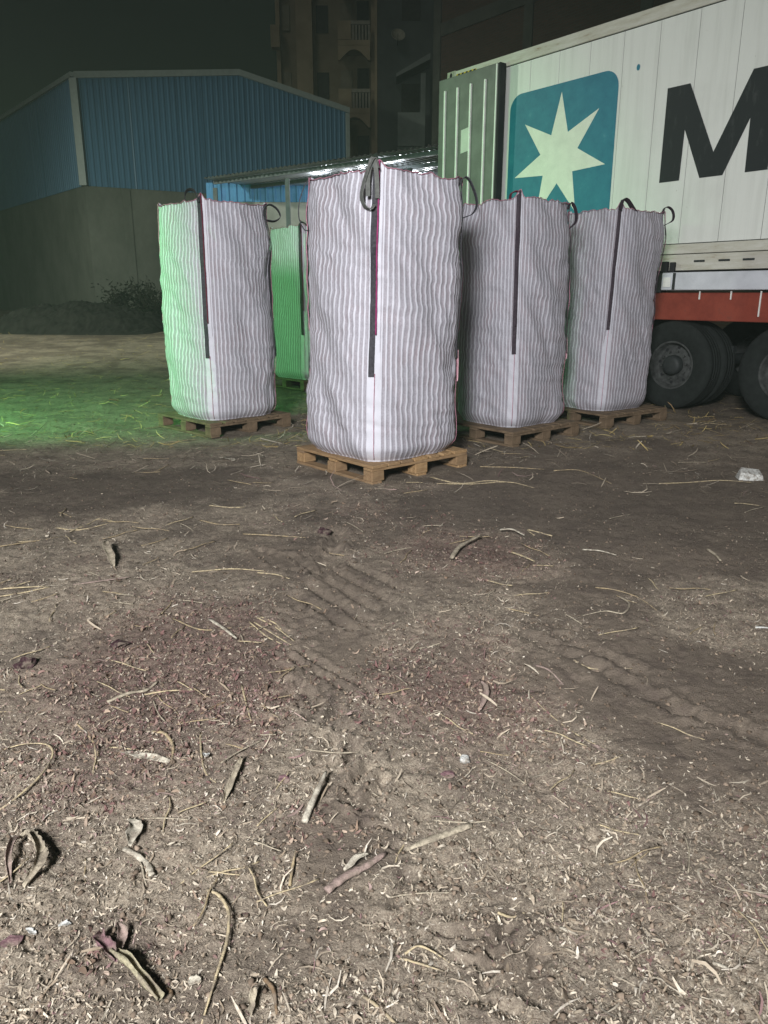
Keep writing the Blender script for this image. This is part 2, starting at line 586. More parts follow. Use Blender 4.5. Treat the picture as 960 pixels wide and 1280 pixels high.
for xx in (0.0, CL - 0.15):
    for yy in (0.0, CW - 0.15):
        MB().box(xx, xx + 0.15, yy, yy + 0.15, Z0 + 0.12, Z1 - 0.125).build('corner_post', M_cwhite, cont, bevel=0.006)
        for zz in (Z0, Z1 - 0.12):
            cc = MB().box(xx - 0.008, xx + 0.17, yy - 0.008, yy + 0.16, zz, zz + 0.118).build('corner_casting', M_cast, cont, bevel=0.008)
            if yy == 0:
                hole = MB()
                ring = [(xx + 0.08 + 0.026 * math.cos(a), zz + 0.06 + 0.038 * math.sin(a)) for a in [i * PI / 6 for i in range(12)]]
                hole.prism(ring, -0.0105, -0.004, lambda u, v, d: (u, d, v))
                hole.build('lock_hole', M_black, cc)
# hazard stripes by the casting
hz = MB().box(0.19, 0.60, -0.004, 0.0, Z1 - 0.150, Z1 - 0.06).build('hazard_mark', M_yellow, cont)
for i in range(5):
    u0 = 0.20 + i * 0.08
    MB().prism([(u0, Z1 - 0.148), (u0 + 0.04, Z1 - 0.148), (u0 + 0.07, Z1 - 0.062), (u0 + 0.03, Z1 - 0.062)], -0.0065, -0.0041, lambda u, v, d: (u, d, v)).build('hazard_stripe', M_black, hz)
# printed emblem and letter (a couple of mm proud of the skin)
def rrect(x0, x1, z0, z1, r, n=7):
    pts = []
    for cx, cz, a0 in ((x1 - r, z1 - r, 0), (x0 + r, z1 - r, 90), (x0 + r, z0 + r, 180), (x1 - r, z0 + r, 270)):
        for i in range(n + 1):
            a = R(a0 + 90 * i / n)
            pts.append((cx + r * math.cos(a), cz + r * math.sin(a)))
    return pts


mp = lambda u, v, d: (u, d, v)
lg = MB().prism(rrect(1.28, 3.04, 2.21, 3.97, 0.20), 0.0105, 0.0155, mp).build('logo_square', M_teal, cont)
sp = []
for i in range(14):
    a = R(90) + i * PI / 7
    r = 0.775 if i % 2 == 0 else 0.315
    sp.append((2.175 + r * math.cos(a), 3.09 + r * math.sin(a)))
MB().prism(sp, 0.0075, 0.0104, mp).build('star', M_star, lg)
mpoly = [(3.72, 2.62), (3.72, 3.62), (4.0, 3.62), (4.365, 2.87), (4.72, 3.62), (5.0, 3.62), (5.0, 2.62), (4.755, 2.62), (4.745, 3.16), (4.50, 2.62), (4.23, 2.62), (3.985, 3.16), (3.975, 2.62)]
MB().prism(mpoly, 0.0095, 0.0155, mp).build('letter', M_letter, cont)
MB().prism([(3.30 + 0.022 * math.cos(a), 3.92 + 0.034 * math.sin(a)) for a in [i * PI / 5 for i in range(10)]], 0.0095, 0.0155, mp).build('round_sticker', M_teal, cont)
# the reefer doors, folded right back: one against each side
for side in (0, 1):
    dz = lambda y0, y1: (y0, y1) if side == 0 else (CW - y1, CW - y0)
    y0, y1 = dz(-0.17, -0.085)
    d = MB().box(0.0, 1.19, y0, y1, 1.78, Z1 - 0.135).build('door', M_doorgrey, cont, bevel=0.008)
    y0, y1 = dz(-0.166, -0.05)
    MB().box(1.193, 1.235, y0, y1, 1.80, Z1 - 0.135).build('door_seal', M_black, d, bevel=0.006)
    y0, y1 = dz(-0.172, -0.169)
    MB().box(1.163, 1.184, y0 - 0.004, y1, 1.80, Z1 - 0.145).build('seal_strip', M_rib, d)
    for i, xx in enumerate((0.145, 0.41, 0.68, 0.965)):
        y0, y1 = dz(-0.205, -0.171)
        MB().box(xx, xx + 0.028, y0, y1, 1.90, Z1 - 0.30 + 0.0 * i).build('door_rib', M_rib, d, bevel=0.005)
    for zz in (1.95, 2.9, 3.85):
        y0, y1 = dz(-0.08, 0.012)
        MB().box(-0.03, 0.09, y0, y1, zz, zz + 0.1).build('hinge', M_cast, d)
y_ = -0.1735
MB().prism([(0.50, 3.33), (0.655, 3.35), (0.655, 3.66), (0.50, 3.64)], y_, -0.1706, mp).build('paper_label', M_paper, cont)

# trailer -----------------------------------------------------------------
tr = empty('container_trailer', (CE.x, CE.y, 0), CRZ, 'red framed semi trailer with dusty twin tyres under the white container', 'trailer')
MB().box(0.35, 11.6, 0.06, 0.16, 1.06, 1.375).build('frame_beam', M_red, tr, bevel=0.006)
MB().box(0.35, 11.6, CW - 0.16, CW - 0.06, 1.06, 1.375).build('frame_beam', M_red, tr, bevel=0.006)
for xx in np.arange(0.8, 11.5, 1.3):
    MB().box(xx, xx + 0.1, 0.165, CW - 0.165, 1.10, 1.33).build('cross_member', M_dark, tr)
MB().box(3.90, 11.4, -0.03, 0.17, 1.405, 1.605).build('side_rail', M_railwhite, tr, bevel=0.008)
MB().box(3.90, 11.4, CW - 0.17, CW + 0.03, 1.405, 1.605).build('side_rail', M_railwhite, tr, bevel=0.008)
MB().box(0.5, 3.86, 0.04, 0.17, 1.38, 1.608).build('bolster', M_dark, tr)
MB().box(4.05, 4.085, -0.036, -0.031, 1.41, 1.60).build('rail_joint', M_dark, tr)
bb = MB().box(3.89, 3.97, -0.05, 0.0, 1.61, 1.73).box(4.0, 4.06, -0.05, 0.0, 1.61, 1.72).build('twist_lock', M_black, tr, bevel=0.006)
MB().box(3.93, 4.03, -0.042, -0.034, 1.44, 1.55).build('lock_bracket', M_rib, tr, bevel=0.002)
for xx in (4.36, 4.74, 5.08):
    MB().box(xx, xx + 0.014, 0.046, 0.058, 1.30 if xx < 5 else 1.12, 1.398).build('tie_wire', M_rib, tr)


def tyre_prof(w, r):
    # outer tread to bead, with shoulders and three grooves
    p = [(0.285, -w * 0.40), (0.34, -w * 0.50), (0.43, -w * 0.53), (0.485, -w * 0.50), (r - 0.012, -w * 0.43), (r, -w * 0.36)]
    for g in (-0.2, 0.0, 0.2):
        p += [(r, (g - 0.03) * w), (r - 0.012, (g - 0.02) * w), (r - 0.012, (g + 0.02) * w), (r, (g + 0.03) * w)]
    p += [(r, w * 0.36), (r - 0.012, w * 0.43), (0.485, w * 0.50), (0.43, w * 0.53), (0.34, w * 0.50), (0.285, w * 0.40)]
    return p


tyre_me = MB().lathe(tyre_prof(0.27, 0.525), 48).mesh('tyre', M_tyre, True)
rim_me = MB().lathe([(0.29, -0.11), (0.275, -0.118), (0.262, -0.10), (0.255, -0.03), (0.235, 0.0), (0.20, -0.015), (0.15, -0.03), (0.125, -0.03), (0.0, -0.03)], 40).mesh('rim', M_rim, True)
hub_me = MB().lathe([(0.118, -0.028), (0.118, -0.10), (0.105, -0.125), (0.07, -0.135), (0.0, -0.135)], 28).mesh('hub', M_dark, True)
nb = MB()
for i in range(10):
    a = i * PI / 5
    nb.lathe([(0.014, -0.03), (0.014, -0.062), (0.0, -0.064)], 6, cx=0.165 * math.cos(a), cz=0.165 * math.sin(a))
nuts_me = nb.mesh('wheel_nut', M_rim, False)
hole_b = MB()
for i in range(8):
    a = (i + 0.5) * PI / 4
    ring = [(0.213 * math.cos(a) + 0.02 * math.cos(q), 0.213 * math.sin(a) + 0.02 * math.sin(q)) for q in [j * PI / 5 for j in range(10)]]
    hole_b.prism(ring, -0.016, -0.004, mp)
hole_me = hole_b.mesh('hand_hole', M_black)
for xx in (2.74, 4.09, 5.46):
    MB().lathe([(0.07, 0.2), (0.07, CW - 0.2)], 16, cx=xx, cz=0.53).build('axle', M_dark, tr, True)
    MB().box(xx - 0.5, xx + 0.5, 0.55, 0.63, 0.68, 0.76).build('leaf_spring', M_dark, tr)
    for side in (0, 1):
        for dep in (0.16, 0.49):
            yy = dep if side == 0 else CW - dep
            w = link('wheel', None, tr)
            w.location = (xx, yy, 0.525)
            w.rotation_euler = (0, random.random(), 0 if side == 0 else PI)
            link('tyre', tyre_me, w)
            link('rim', rim_me, w)
            if dep < 0.3:
                link('hub', hub_me, w)
                tag(link('wheel_nuts', nuts_me, w), kind='stuff')
                tag(link('hand_holes', hole_me, w), kind='stuff')
for yy in (0.5, CW - 0.5):
    MB().box(8.9, 9.03, yy - 0.06, yy + 0.06, 0.06, 1.05).box(8.83, 9.10, yy - 0.13, yy + 0.13, 0.0, 0.06).build('landing_leg', M_dark, tr, bevel=0.006)

# ================================================================== PALLETS AND BAGS
def wood_material():
    M = Mat('pallet_wood', 0.8, 0, 0.25)
    info = M.n('ShaderNodeObjectInfo')
    nz = M.noise(9, 5, 0.65, (1, 8, 8))
    c = M.ramp(nz, [(0.3, (0.20, 0.115, 0.050)), (0.5, (0.38, 0.235, 0.110)), (0.72, (0.52, 0.36, 0.19))])
    v = M.math('MULTIPLY_ADD', info.outputs['Random'], 0.7, 0.05)
    c = M.mix(v, c, (0.19, 0.13, 0.085))
    c = M.mix(M.ramp(M.noise(3, 4), [(0.55, 0.0), (0.75, 0.6)]), c, (0.11, 0.075, 0.05))
    M.color(c).bump(nz, 0.35, 0.003)
    return M.m


M_wood = wood_material()
M_wood_old = plain('old_pallet_wood', (0.15, 0.105, 0.066), 0.85, var=0.4, sc=9, bump=0.3)


def board_mesh(name, lx, ly, lz, seed, along, mat):
    """sawn board or block; the mesh's long axis is x for the grain"""
    rr = random.Random(seed)
    b = MB().box(-lx / 2, lx / 2, -ly / 2, ly / 2, -lz / 2, lz / 2)
    me = b.mesh(name, mat, bevel=0.0035)
    for v in me.vertices:
        v.co += Vector((rr.uniform(-1, 1), rr.uniform(-1, 1), rr.uniform(-1, 1))) * 0.0016
    return me


PM = {}
for key, mat in (('new', M_wood), ('old', M_wood_old)):
    PM[key] = dict(
        deck=[board_mesh('deck_board', 1.0, w, 0.022, s, 'x', mat) for s, w in ((1, 0.143), (2, 0.095), (3, 0.12))],
        string=board_mesh('stringer', 1.0, 0.1, 0.022, 4, 'x', mat),
        block=[board_mesh('block', 0.12, 0.1, 0.078, s, 'x', mat) for s in (5, 6, 7)],
        bottom=board_mesh('bottom_board', 1.0, 0.1, 0.022, 8, 'x', mat))


def pallet(cx, cy, az, label, key='new', seed=0):
    rr = random.Random(seed)
    root = empty('wooden_pallet', (cx, cy, gz1(cx, cy) * 0 + 0.0), az, label, 'pallet', 'wooden pallets under the bulk bags')
    S = PM[key]
    J = lambda s=0.006: rr.uniform(-s, s)
    xs = [-0.4285, -0.285, -0.143, 0.0, 0.143, 0.285, 0.4285]
    for i, x in enumerate(xs):          # deck boards run along local y
        link('deck_board', S['deck'][0 if i in (0, 3, 6) else rr.choice((1, 2))], root, (x, J(0.008), 0.133 + J(0.001)), (0, 0, PI / 2 + J(0.006)))
    for y in (-0.45, 0.0, 0.45):
        link('stringer', S['string'], root, (J(0.004), y, 0.111), (0, 0, J(0.004)))
        for x in (-0.44, 0.0, 0.44):
            link('block', rr.choice(S['block']), root, (x + J(), y + J(0.004), 0.061), (0, 0, J(0.05)))
    for x in (-0.45, 0.0, 0.45):
        link('bottom_board', S['bottom'], root, (x, J(), 0.011), (0, 0, PI / 2 + J(0.006)))
    return root


NS = 20   # stripes to a side


def bag_material(name, k):
    M = Mat(name, 0.75, 0, 0.3)
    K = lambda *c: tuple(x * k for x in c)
    uv = M.n('ShaderNodeUVMap', uv_map='weave')
    sp_ = M.n('ShaderNodeSeparateXYZ')
    M.l(uv.outputs[0], sp_.inputs[0])
    at = M.n('ShaderNodeAttribute', attribute_name='band')
    fr = M.math('FRACT', sp_.outputs[0])
    tri = M.math('ABSOLUTE', M.math('SUBTRACT', fr, 0.5))             # 0 in the middle of a tape, .5 between tapes
    nz = M.noise(22, 4, 0.6)
    edge = M.math('ADD', tri, M.math('MULTIPLY_ADD', nz, 0.10, -0.05))
    st = M.ramp(edge, [(0.125, 1.0), (0.205, 0.0)])
    st = M.math('MAXIMUM', st, at.outputs['Fac'])
    th = M.n('ShaderNodeTexWave', wave_type='BANDS', bands_direction='Z')
    th.inputs['Scale'].default_value = 62
    th.inputs['Distortion'].default_value = 1.5
    M.l(M.coord(), th.inputs['Vector'])
    n2 = M.noise(5, 5, 0.6)
    nw = M.noise(90, 3, 0.7)
    net = M.mix(M.ramp(nw, [(0.35, 0.0), (0.7, 1.0)]), K(0.30, 0.282, 0.315), K(0.455, 0.435, 0.485))
    net = M.mix(M.math('MULTIPLY', th.outputs['Fac'], 0.35), net, K(0.42, 0.40, 0.455))
    net = M.mix(M.ramp(n2, [(0.45, 0.0), (0.75, 0.5)]), net, (0.30, 0.22, 0.24))
    tape = M.mix(n2, K(0.58, 0.577, 0.635), K(0.70, 0.697, 0.76))
    tape = M.mix(M.ramp(nw, [(0.55, 0.0), (0.8, 0.35)]), tape, (0.55, 0.52, 0.58))
    c = M.mix(st, net, tape)
    c = M.mix(M.ramp(M.noise(34, 3, 0.6), [(0.735, 0.0), (0.76, 0.55)]), c, (0.13, 0.10, 0.09))
    M.color(c)
    M.bump(M.math('ADD', M.math('MULTIPLY', st, 0.5), M.math('MULTIPLY', nw, 0.5)), 0.35, 0.006)
    # light sifts a little through the cloth
    return M.m


M_bag = bag_material('striped_mesh_fabric', 1.0)
M_bag_shaded = bag_material('shaded_striped_mesh_fabric', 0.80)  # same cloth darkened, standing in for weaker light on the side bags
M_web = Mat('black_webbing', 0.7, 0, 0.3)
_w = M_web.noise(60, 3, 0.6)
M_web.color(M_web.ramp(_w, [(0.3, (0.022, 0.021, 0.026)), (0.7, (0.060, 0.058, 0.068))])).bump(_w, 0.4, 0.003)
M_web = M_web.m
M_webp = plain('plum_black_webbing', (0.038, 0.026, 0.036), 0.7, var=0.35, sc=50)
M_webg = plain('worn_grey_webbing', (0.13, 0.135, 0.125), 0.75, var=0.3, sc=50)
M_mag = plain('magenta_piping', (0.30, 0.035, 0.14), 0.7, var=0.3, sc=30)
M_maroon = plain('maroon_piping', (0.13, 0.018, 0.040), 0.75, var=0.3, sc=30)
M_pinklab = plain('pink_label', (0.70, 0.42, 0.47), 0.7, var=0.15, sc=30)
M_seam = plain('rose_seam_thread', (0.42, 0.20, 0.26), 0.8, var=0.3, sc=60)
CORN = [(-1, -1), (1, -1), (1, 1), (-1, 1)]


class BagShape:
    def __init__(self, a, H, seed, lean=(0, 0)):
        self.a, self.H, self.seed, self.lean = a, H, seed, lean

    def rim(self, s):
        s = np.asarray(s, float)
        d = np.abs(s - np.round(s))
        pk = np.where((np.mod(np.round(s), 4) == 0), 0.055, 0.020)
        f = s - np.floor(s)
        so = self.seed * 13.7
        return pk * np.exp(-(d / 0.05) ** 2) - 0.012 * np.sin(PI * f) ** 0.8 + 0.030 * fbm(s * 7 + so, s * 0 + so, 3) + 0.016 * fbm(s * 34 + so, s * 0 + 3 + so, 3)

    def pos(self, s, z, off=0.0, fine=True):
        """s along the girth 0..4 (corner k at s=k, corner 0 to the camera); z 0..1"""
        s = np.asarray(s, float); z = np.asarray(z, float)
        so = self.seed * 7.31
        per = np.mod(s, 4)
        ang = per / 4 * 2 * PI
        nx, ny = np.cos(ang) * 1.2, np.sin(ang) * 1.2                 # seamless noise coordinates round the girth
        wob = 0.0040 * fbm(nx * 2 + so, ny * 2 + z * 9, 2) + 0.0125 * fbm(nx * 1.1 + so, ny * 1.1 + z * 31, 3, 0.55) + 0.0030 * fbm(nx * 6 + so, ny * 6 + z * 50, 2) * sstep(0.0, 0.1, z)
        d = per - np.round(per)
        wob = wob * (0.22 + 0.78 * sstep(0.02, 0.40, np.abs(d)))       # the corner seam stays straight
        q = np.mod(per + wob, 4)
        kf = np.minimum(np.floor(q), 3).astype(int)
        f = q - kf
        cx = np.array([c[0] for c in CORN] + [CORN[0][0]], float)
        cy = np.array([c[1] for c in CORN] + [CORN[0][1]], float)
        qx = cx[kf] * (1 - f) + cx[kf + 1] * f
        qy = cy[kf] * (1 - f) + cy[kf + 1] * f
        ph = np.arctan2(qy, qx)
        n = 3.75 - 0.8 * np.sin(PI * np.clip(z, 0, 1)) ** 0.6 + 0.2 * sstep(0.88, 1.0, z)
        r = (np.abs(np.cos(ph)) ** n + np.abs(np.sin(ph)) ** n) ** (-1 / n)
        prof = 1.05 + 0.03 * np.sin(PI * np.clip(z * 1.1, 0, 1)) - 0.055 * sstep(0.86, 1.0, z)
        prof = prof * (1 - 0.085 * (1 - sstep(0.0, 0.05, z)) - 0.03 * (1 - sstep(0.0, 0.018, z)))
        R_ = self.a * r * prof
        R_ = R_ + 0.046 * fbm(nx * 1.4 + so + 9, ny * 1.4 + z * 4.0, 3) + 0.007 * fbm(nx * 6 + so + 3, ny * 6 + z * 15, 2)
        if fine:
            R_ = R_ + 0.0018 * np.cos(2 * PI * per * NS + PI) * (1 - self.band(per, z)) * sstep(0.0, 0.03, z)
            R_ = R_ + 0.0085 * fbm(nx * 1.3 + so + 30, ny * 1.3 + z * 44, 4, 0.6) * sstep(0.01, 0.06, z)
            R_ = R_ - 0.012 * np.abs(fbm(nx * 2 + so + 60, ny * 2 + z * 15, 2)) ** 0.7
        R_ = R_ + off
        x = R_ * np.cos(ph) + self.lean[0] * z ** 1.3
        y = R_ * np.sin(ph) + self.lean[1] * z ** 1.3
        zz = z * self.H + sstep(0.93, 1.0, z) * self.rim(per)
        return x, y, zz

    def band(self, s, z):
        per = np.mod(s, 4)
        d = per - np.round(per)
        lo = -0.035 - 0.045 * (1 - sstep(0.30, 0.42, z))
        hi = 0.060 + 0.015 * (1 - sstep(0.25, 0.40, z))
        return ((d > lo) & (d < hi)).astype(float)


def bag(cx, cy, az, a, H, seed, label, lean=(0, 0), strap_z=(0.30, 0.99), web=None, pipe=None, loops=(), labels=(), group='full striped bulk bags on pallets', floor=0.146, pink=(), sw=(-0.066, -0.004), cloth=None):
    S = BagShape(a, H, seed, lean)
    root = empty('bulk_bag', (cx, cy, floor), az, label, 'bulk bag', group)
    web = web or M_web
    pipe = pipe or M_maroon
    nc = 4 * NS * 5
    zr = np.concatenate([[0, 0.004, 0.010, 0.018, 0.028], np.linspace(0.04, 0.93, 96), np.linspace(0.94, 1.0, 9)])
    s = np.arange(nc) / nc * 4
    SS, ZZ = np.meshgrid(s, zr)
    X, Y, Z = S.pos(SS, ZZ)
    Bn = S.band(SS, ZZ)
    n0, m = X.shape
    # top cloth, gathered inwards over the onions
    cx0, cy0 = lean
    rows = [(X, Y, Z)]
    lx, ly, lz = X[-1], Y[-1], Z[-1]
    caps, capb = [], []
    for sc, dz in ((0.965, -0.004), (0.93, -0.030), (0.80, -0.055), (0.6, -0.055), (0.4, -0.05), (0.2, -0.045), (0.02, -0.045)):
        px, py = cx0 + (lx - cx0) * sc, cy0 + (ly - cy0) * sc
        base = H - 0.02
        pz = np.where(sc > 0.95, lz, base) * 1.0 + dz + 0.03 * fbm(px * 9 + seed, py * 9, 3)
        pz = np.minimum(pz, lz + 0.004) if sc > 0.9 else pz
        caps.append((px, py, pz)); capb.append(Bn[-1])
    X = np.vstack([X] + [c[0][None] for c in caps]); Y = np.vstack([Y] + [c[1][None] for c in caps]); Z = np.vstack([Z] + [c[2][None] for c in caps])
    Bn = np.vstack([Bn] + [b_[None] for b_ in capb])
    n = X.shape[0]
    co = np.stack([X, Y, Z], -1).reshape(-1, 3)
    idx = np.arange(n * m).reshape(n, m)
    nx_ = np.roll(idx, -1, 1)
    q = np.stack([idx[:-1], nx_[:-1], nx_[1:], idx[1:]], -1).reshape(-1, 4)
    me = bpy.data.meshes.new('fabric')
    me.vertices.add(len(co)); me.vertices.foreach_set('co', co.ravel())
    me.loops.add(q.size); me.loops.foreach_set('vertex_index', q.ravel())
    me.polygons.add(len(q)); me.polygons.foreach_set('loop_start', np.arange(len(q)) * 4)
    me.polygons.foreach_set('use_smooth', np.ones(len(q), bool))
    me.update(calc_edges=True)
    # uv: u counts stripes, v the height
    U = np.concatenate([s, [4.0]]) * NS
    u0 = np.broadcast_to(U[:-1], (n - 1, m)); u1 = np.broadcast_to(U[1:], (n - 1, m))
    v0 = np.broadcast_to(np.arange(n - 1)[:, None], (n - 1, m)) / n
    v1 = v0 + 1 / n
    uv = np.stack([np.stack([u0, v0], -1), np.stack([u1, v0], -1), np.stack([u1, v1], -1), np.stack([u0, v1], -1)], 2).reshape(-1)
    ul = me.uv_layers.new(name='weave')
    ul.data.foreach_set('uv', uv.astype(np.float32))
    at = me.attributes.new('band', 'FLOAT', 'POINT')
    at.data.foreach_set('value', Bn.ravel())
    me.materials.append(cloth or M_bag)
    link('fabric', me, root)

    # webbing down the corners, piping beside it
    def strip(s0, s1, za, zb, off, mat, name, rows_=40):
        zz = np.linspace(za, zb, rows_)
        b = MB()
        pts = {}
        for o_, ss in ((0, s0), (0, s1), (1, s1), (1, s0)):
            pass
        xo0 = S.pos(np.full(rows_, s0), zz, off, False); xo1 = S.pos(np.full(rows_, s1), zz, off, False)
        xi0 = S.pos(np.full(rows_, s0), zz, off - 0.006, False); xi1 = S.pos(np.full(rows_, s1), zz, off - 0.006, False)
        vs_ = []
        for i in range(rows_):
            for arr in (xo0, xo1, xi1, xi0):
                vs_.append((arr[0][i], arr[1][i], arr[2][i]))
        fs_ = []
        for i in range(rows_ - 1):
            for k_ in range(4):
                a_, b_ = i * 4 + k_, i * 4 + (k_ + 1) % 4
                fs_.append((a_, b_, b_ + 4, a_ + 4))
        fs_ += [(0, 1, 2, 3), tuple(range((rows_ - 1) * 4, rows_ * 4))]
        b.add(vs_, fs_)
        return b.build(name, mat, root)
    for k_ in range(4):
        z_lo = strap_z[0] + (0 if k_ == 0 else random.Random(seed + k_).uniform(-0.03, 0.05))
        strip(k_ + sw[0] + 4, k_ + sw[1] + 4, z_lo, 0.997, 0.013, web, 'strap')
        zz = np.linspace(0.46, 1.0, 44)
        p = S.pos(np.full(44, k_ + 0.006 + 4), zz, 0.012, False)
        MB().tube([Vector((p[0][i], p[1][i], p[2][i])) for i in range(44)], 0.006 if k_ == 0 else 0.004, 6).build('piping', pipe if k_ == 0 else M_seam, root, True)
        zz = np.linspace(0.01, z_lo + 0.01, 26)
        p = S.pos(np.full(26, k_ + 0.003 + 4), zz, 0.006, False)
        MB().tube([Vector((p[0][i], p[1][i], p[2][i])) for i in range(26)], 0.0028, 5).build('seam', M_seam, root, True)
    # piping along the rim
    ss = np.linspace(0, 4, 161)
    p = S.pos(ss, np.full(161, 1.0), 0.0, False)
    for k_ in range(4):
        sl = slice(k_ * 40, k_ * 40 + 41)
        MB().tube([Vector((p[0][i], p[1][i], p[2][i] + 0.003)) for i in range(k_ * 40, k_ * 40 + 41)], 0.006 if k_ in (1, 2) else 0.0035, 5).build('rim_piping', M_maroon if k_ in (1, 2) else M_seam, root, True)
    # lifting loops (offsets in the yard's axes: right, away, up)
    c_, s_ = math.cos(-az), math.sin(-az)
    rotv = lambda v: Vector((v[0] * c_ - v[1] * s_, v[0] * s_ + v[1] * c_, v[2]))
    for k_, pts_, wd, width, mat in loops:
        q_ = S.pos(np.array([k_ - 0.02 + 4.0]), np.array([0.985]), 0.02, False)
        base = Vector((q_[0][0], q_[1][0], q_[2][0]))
        path = smooth_path([base + rotv(v) for v in pts_], 6)
        MB().ribbon(path, rotv(wd), width, 0.006).build('lifting_loop', mat or web, root)
    for sA, zA, w_, h_ in pink:
        strip(sA, sA + w_, zA, zA + h_, 0.02, M_pinklab, 'sewn_label', 8)
    return root


BAGS = [
    ((-0.025, 6.155), 39.8), ((-1.70, 8.06), 46.0), ((1.24, 7.585), 40.0), ((2.465, 8.605), 34.0), ((-1.13, 11.85), 42.0)]
pallet(*BAGS[0][0], R(BAGS[0][1]), 'clean pale wooden pallet under the frontmost striped bag', 'new', 1)
pallet(*BAGS[1][0], R(46), 'brown wooden pallet under the bag lit green on one side', 'old', 2)
pallet(*BAGS[2][0], R(40), 'wooden pallet under the bag between the frontmost bag and the farthest right bag', 'old', 3)
pallet(*BAGS[3][0], R(34), 'wooden pallet under the bag standing next to the trailer tyres', 'old', 4)
pg = pallet(*BAGS[4][0], R(42), 'dark pallet under the rear bag glowing green between two pale bags', 'old', 5)

W_CAM = (0.25, -1, 0.1)
bag(*BAGS[0][0], R(39.8), 0.487, 2.03, 1, 'frontmost and tallest looking striped bulk bag with grey loop hanging at its corner', lean=(0.03, -0.03), strap_z=(0.315, 0.99),
    web=M_web, pipe=M_mag, pink=((1.02, 0.27, 0.035, 0.12),),
    loops=[(0, [(0.005, -0.03, -0.01), (-0.02, -0.05, 0.05), (-0.065, -0.06, -0.03), (-0.105, -0.06, -0.17), (-0.09, -0.055, -0.245), (-0.045, -0.05, -0.27), (-0.02, -0.045, -0.24)], (0.5, -1, 0), 0.045, M_webg),
           (0, [(0.0, -0.03, -0.20), (-0.005, -0.04, -0.04), (-0.03, -0.055, 0.045), (-0.06, -0.06, -0.06), (-0.062, -0.06, -0.19)], (1, 0.2, 0), 0.03, M_webg),
           (3, [(0.0, -0.01, 0.02), (-0.03, -0.03, -0.03), (-0.07, -0.03, -0.14), (-0.075, -0.03, -0.25), (-0.04, -0.03, -0.33), (-0.01, -0.02, -0.34)], (0.2, -1, 0), 0.022, None),
           (1, [(-0.03, 0, 0.0), (0.02, -0.03, 0.035), (0.07, -0.03, -0.03), (0.105, -0.03, -0.14), (0.08, -0.01, -0.21), (0.01, 0.03, -0.24)], (0.3, -1, 0.1), 0.035, None)])
bag(*BAGS[1][0], R(46), 0.45, 2.05, 2, 'striped bulk bag with one side glowing pale green and a black loop arched on top', lean=(0.02, 0.02), strap_z=(0.30, 0.99), pipe=M_maroon,
    loops=[(0, [(0.0, -0.02, -0.03), (-0.03, -0.01, 0.06), (-0.09, 0.05, 0.085), (-0.15, 0.12, 0.06), (-0.18, 0.19, -0.03)], (0.3, -1, 0.2), 0.045, None),
           (1, [(-0.04, 0.0, -0.12), (-0.03, -0.03, -0.02), (0.03, -0.04, 0.02), (0.10, -0.04, -0.02), (0.13, -0.04, -0.09), (0.07, -0.02, -0.13), (-0.02, 0.02, -0.12)], (0.3, -1, 0.2), 0.05, None)])
bag(*BAGS[2][0], R(40), 0.425, 2.02, 3, 'greyer striped bulk bag with wide plum black strap half behind the frontmost bag', lean=(0.0, 0.03), strap_z=(0.34, 0.99), web=M_webp, pipe=M_webp, sw=(-0.045, 0.026), cloth=M_bag_shaded,
    pink=((1.02, 0.30, 0.03, 0.10),),
    loops=[(0, [(0.04, 0.06, -0.02), (0.0, 0.03, 0.04), (-0.05, 0.06, 0.03), (-0.06, 0.10, -0.02)], (0.3, -1, 0.2), 0.035, M_maroon),
           (1, [(-0.03, 0.0, -0.02), (0.0, -0.02, 0.03), (0.04, -0.03, -0.03), (0.05, -0.02, -0.13), (-0.01, 0.03, -0.20)], (0.3, -1, 0.2), 0.045, None)])
bag(2.42, 8.63, R(34), 0.418, 2.04, 4, 'striped bulk bag with tapering dark strap nearest the trailer tyres', lean=(0.035, -0.02), strap_z=(0.42, 0.99), web=M_webp, pipe=M_webp, sw=(-0.040, 0.022), cloth=M_bag_shaded,
    loops=[(0, [(0.0, -0.02, -0.03), (0.02, -0.03, 0.06), (0.07, -0.01, 0.055), (0.13, 0.03, 0.0), (0.19, 0.10, -0.05)], (0.4, -1, 0.3), 0.055, None),
           (1, [(-0.05, 0.0, -0.02), (-0.03, -0.02, 0.06), (0.01, -0.03, 0.075), (0.06, -0.03, 0.03), (0.07, -0.02, -0.05), (0.0, 0.03, -0.10)], (0.3, -1, 0.2), 0.035, None)])
bag(*BAGS[4][0], R(42), 0.47, 2.14, 5, 'rear bulk bag bathed in deep green light between two pale bags', lean=(0.0, 0.0),
    loops=[(0, [(0.0, -0.02, -0.10), (-0.01, -0.03, 0.0), (0.03, -0.03, 0.04), (0.10, -0.03, 0.0)], (0.3, -1, 0.2), 0.045, None)])

# ================================================================== LITTER ON THE GROUND
def litter_material():
    M = Mat('dry_husk', 0.85, 0, 0.2)
    at = M.n('ShaderNodeAttribute', attribute_name='tint')
    nz = M.noise(140, 3, 0.6)
    M.color(M.mix(M.ramp(nz, [(0.3, 0.0), (0.75, 0.55)]), at.outputs['Color'], (0.15, 0.105, 0.07)))
    return M.m


M_litter = litter_material()
PAL = np.array([(0.44, 0.38, 0.295), (0.51, 0.455, 0.365), (0.355, 0.30, 0.23), (0.26, 0.21, 0.155), (0.56, 0.51, 0.43), (0.165, 0.13, 0.10), (0.185, 0.11, 0.115), (0.30, 0.22, 0.20)])


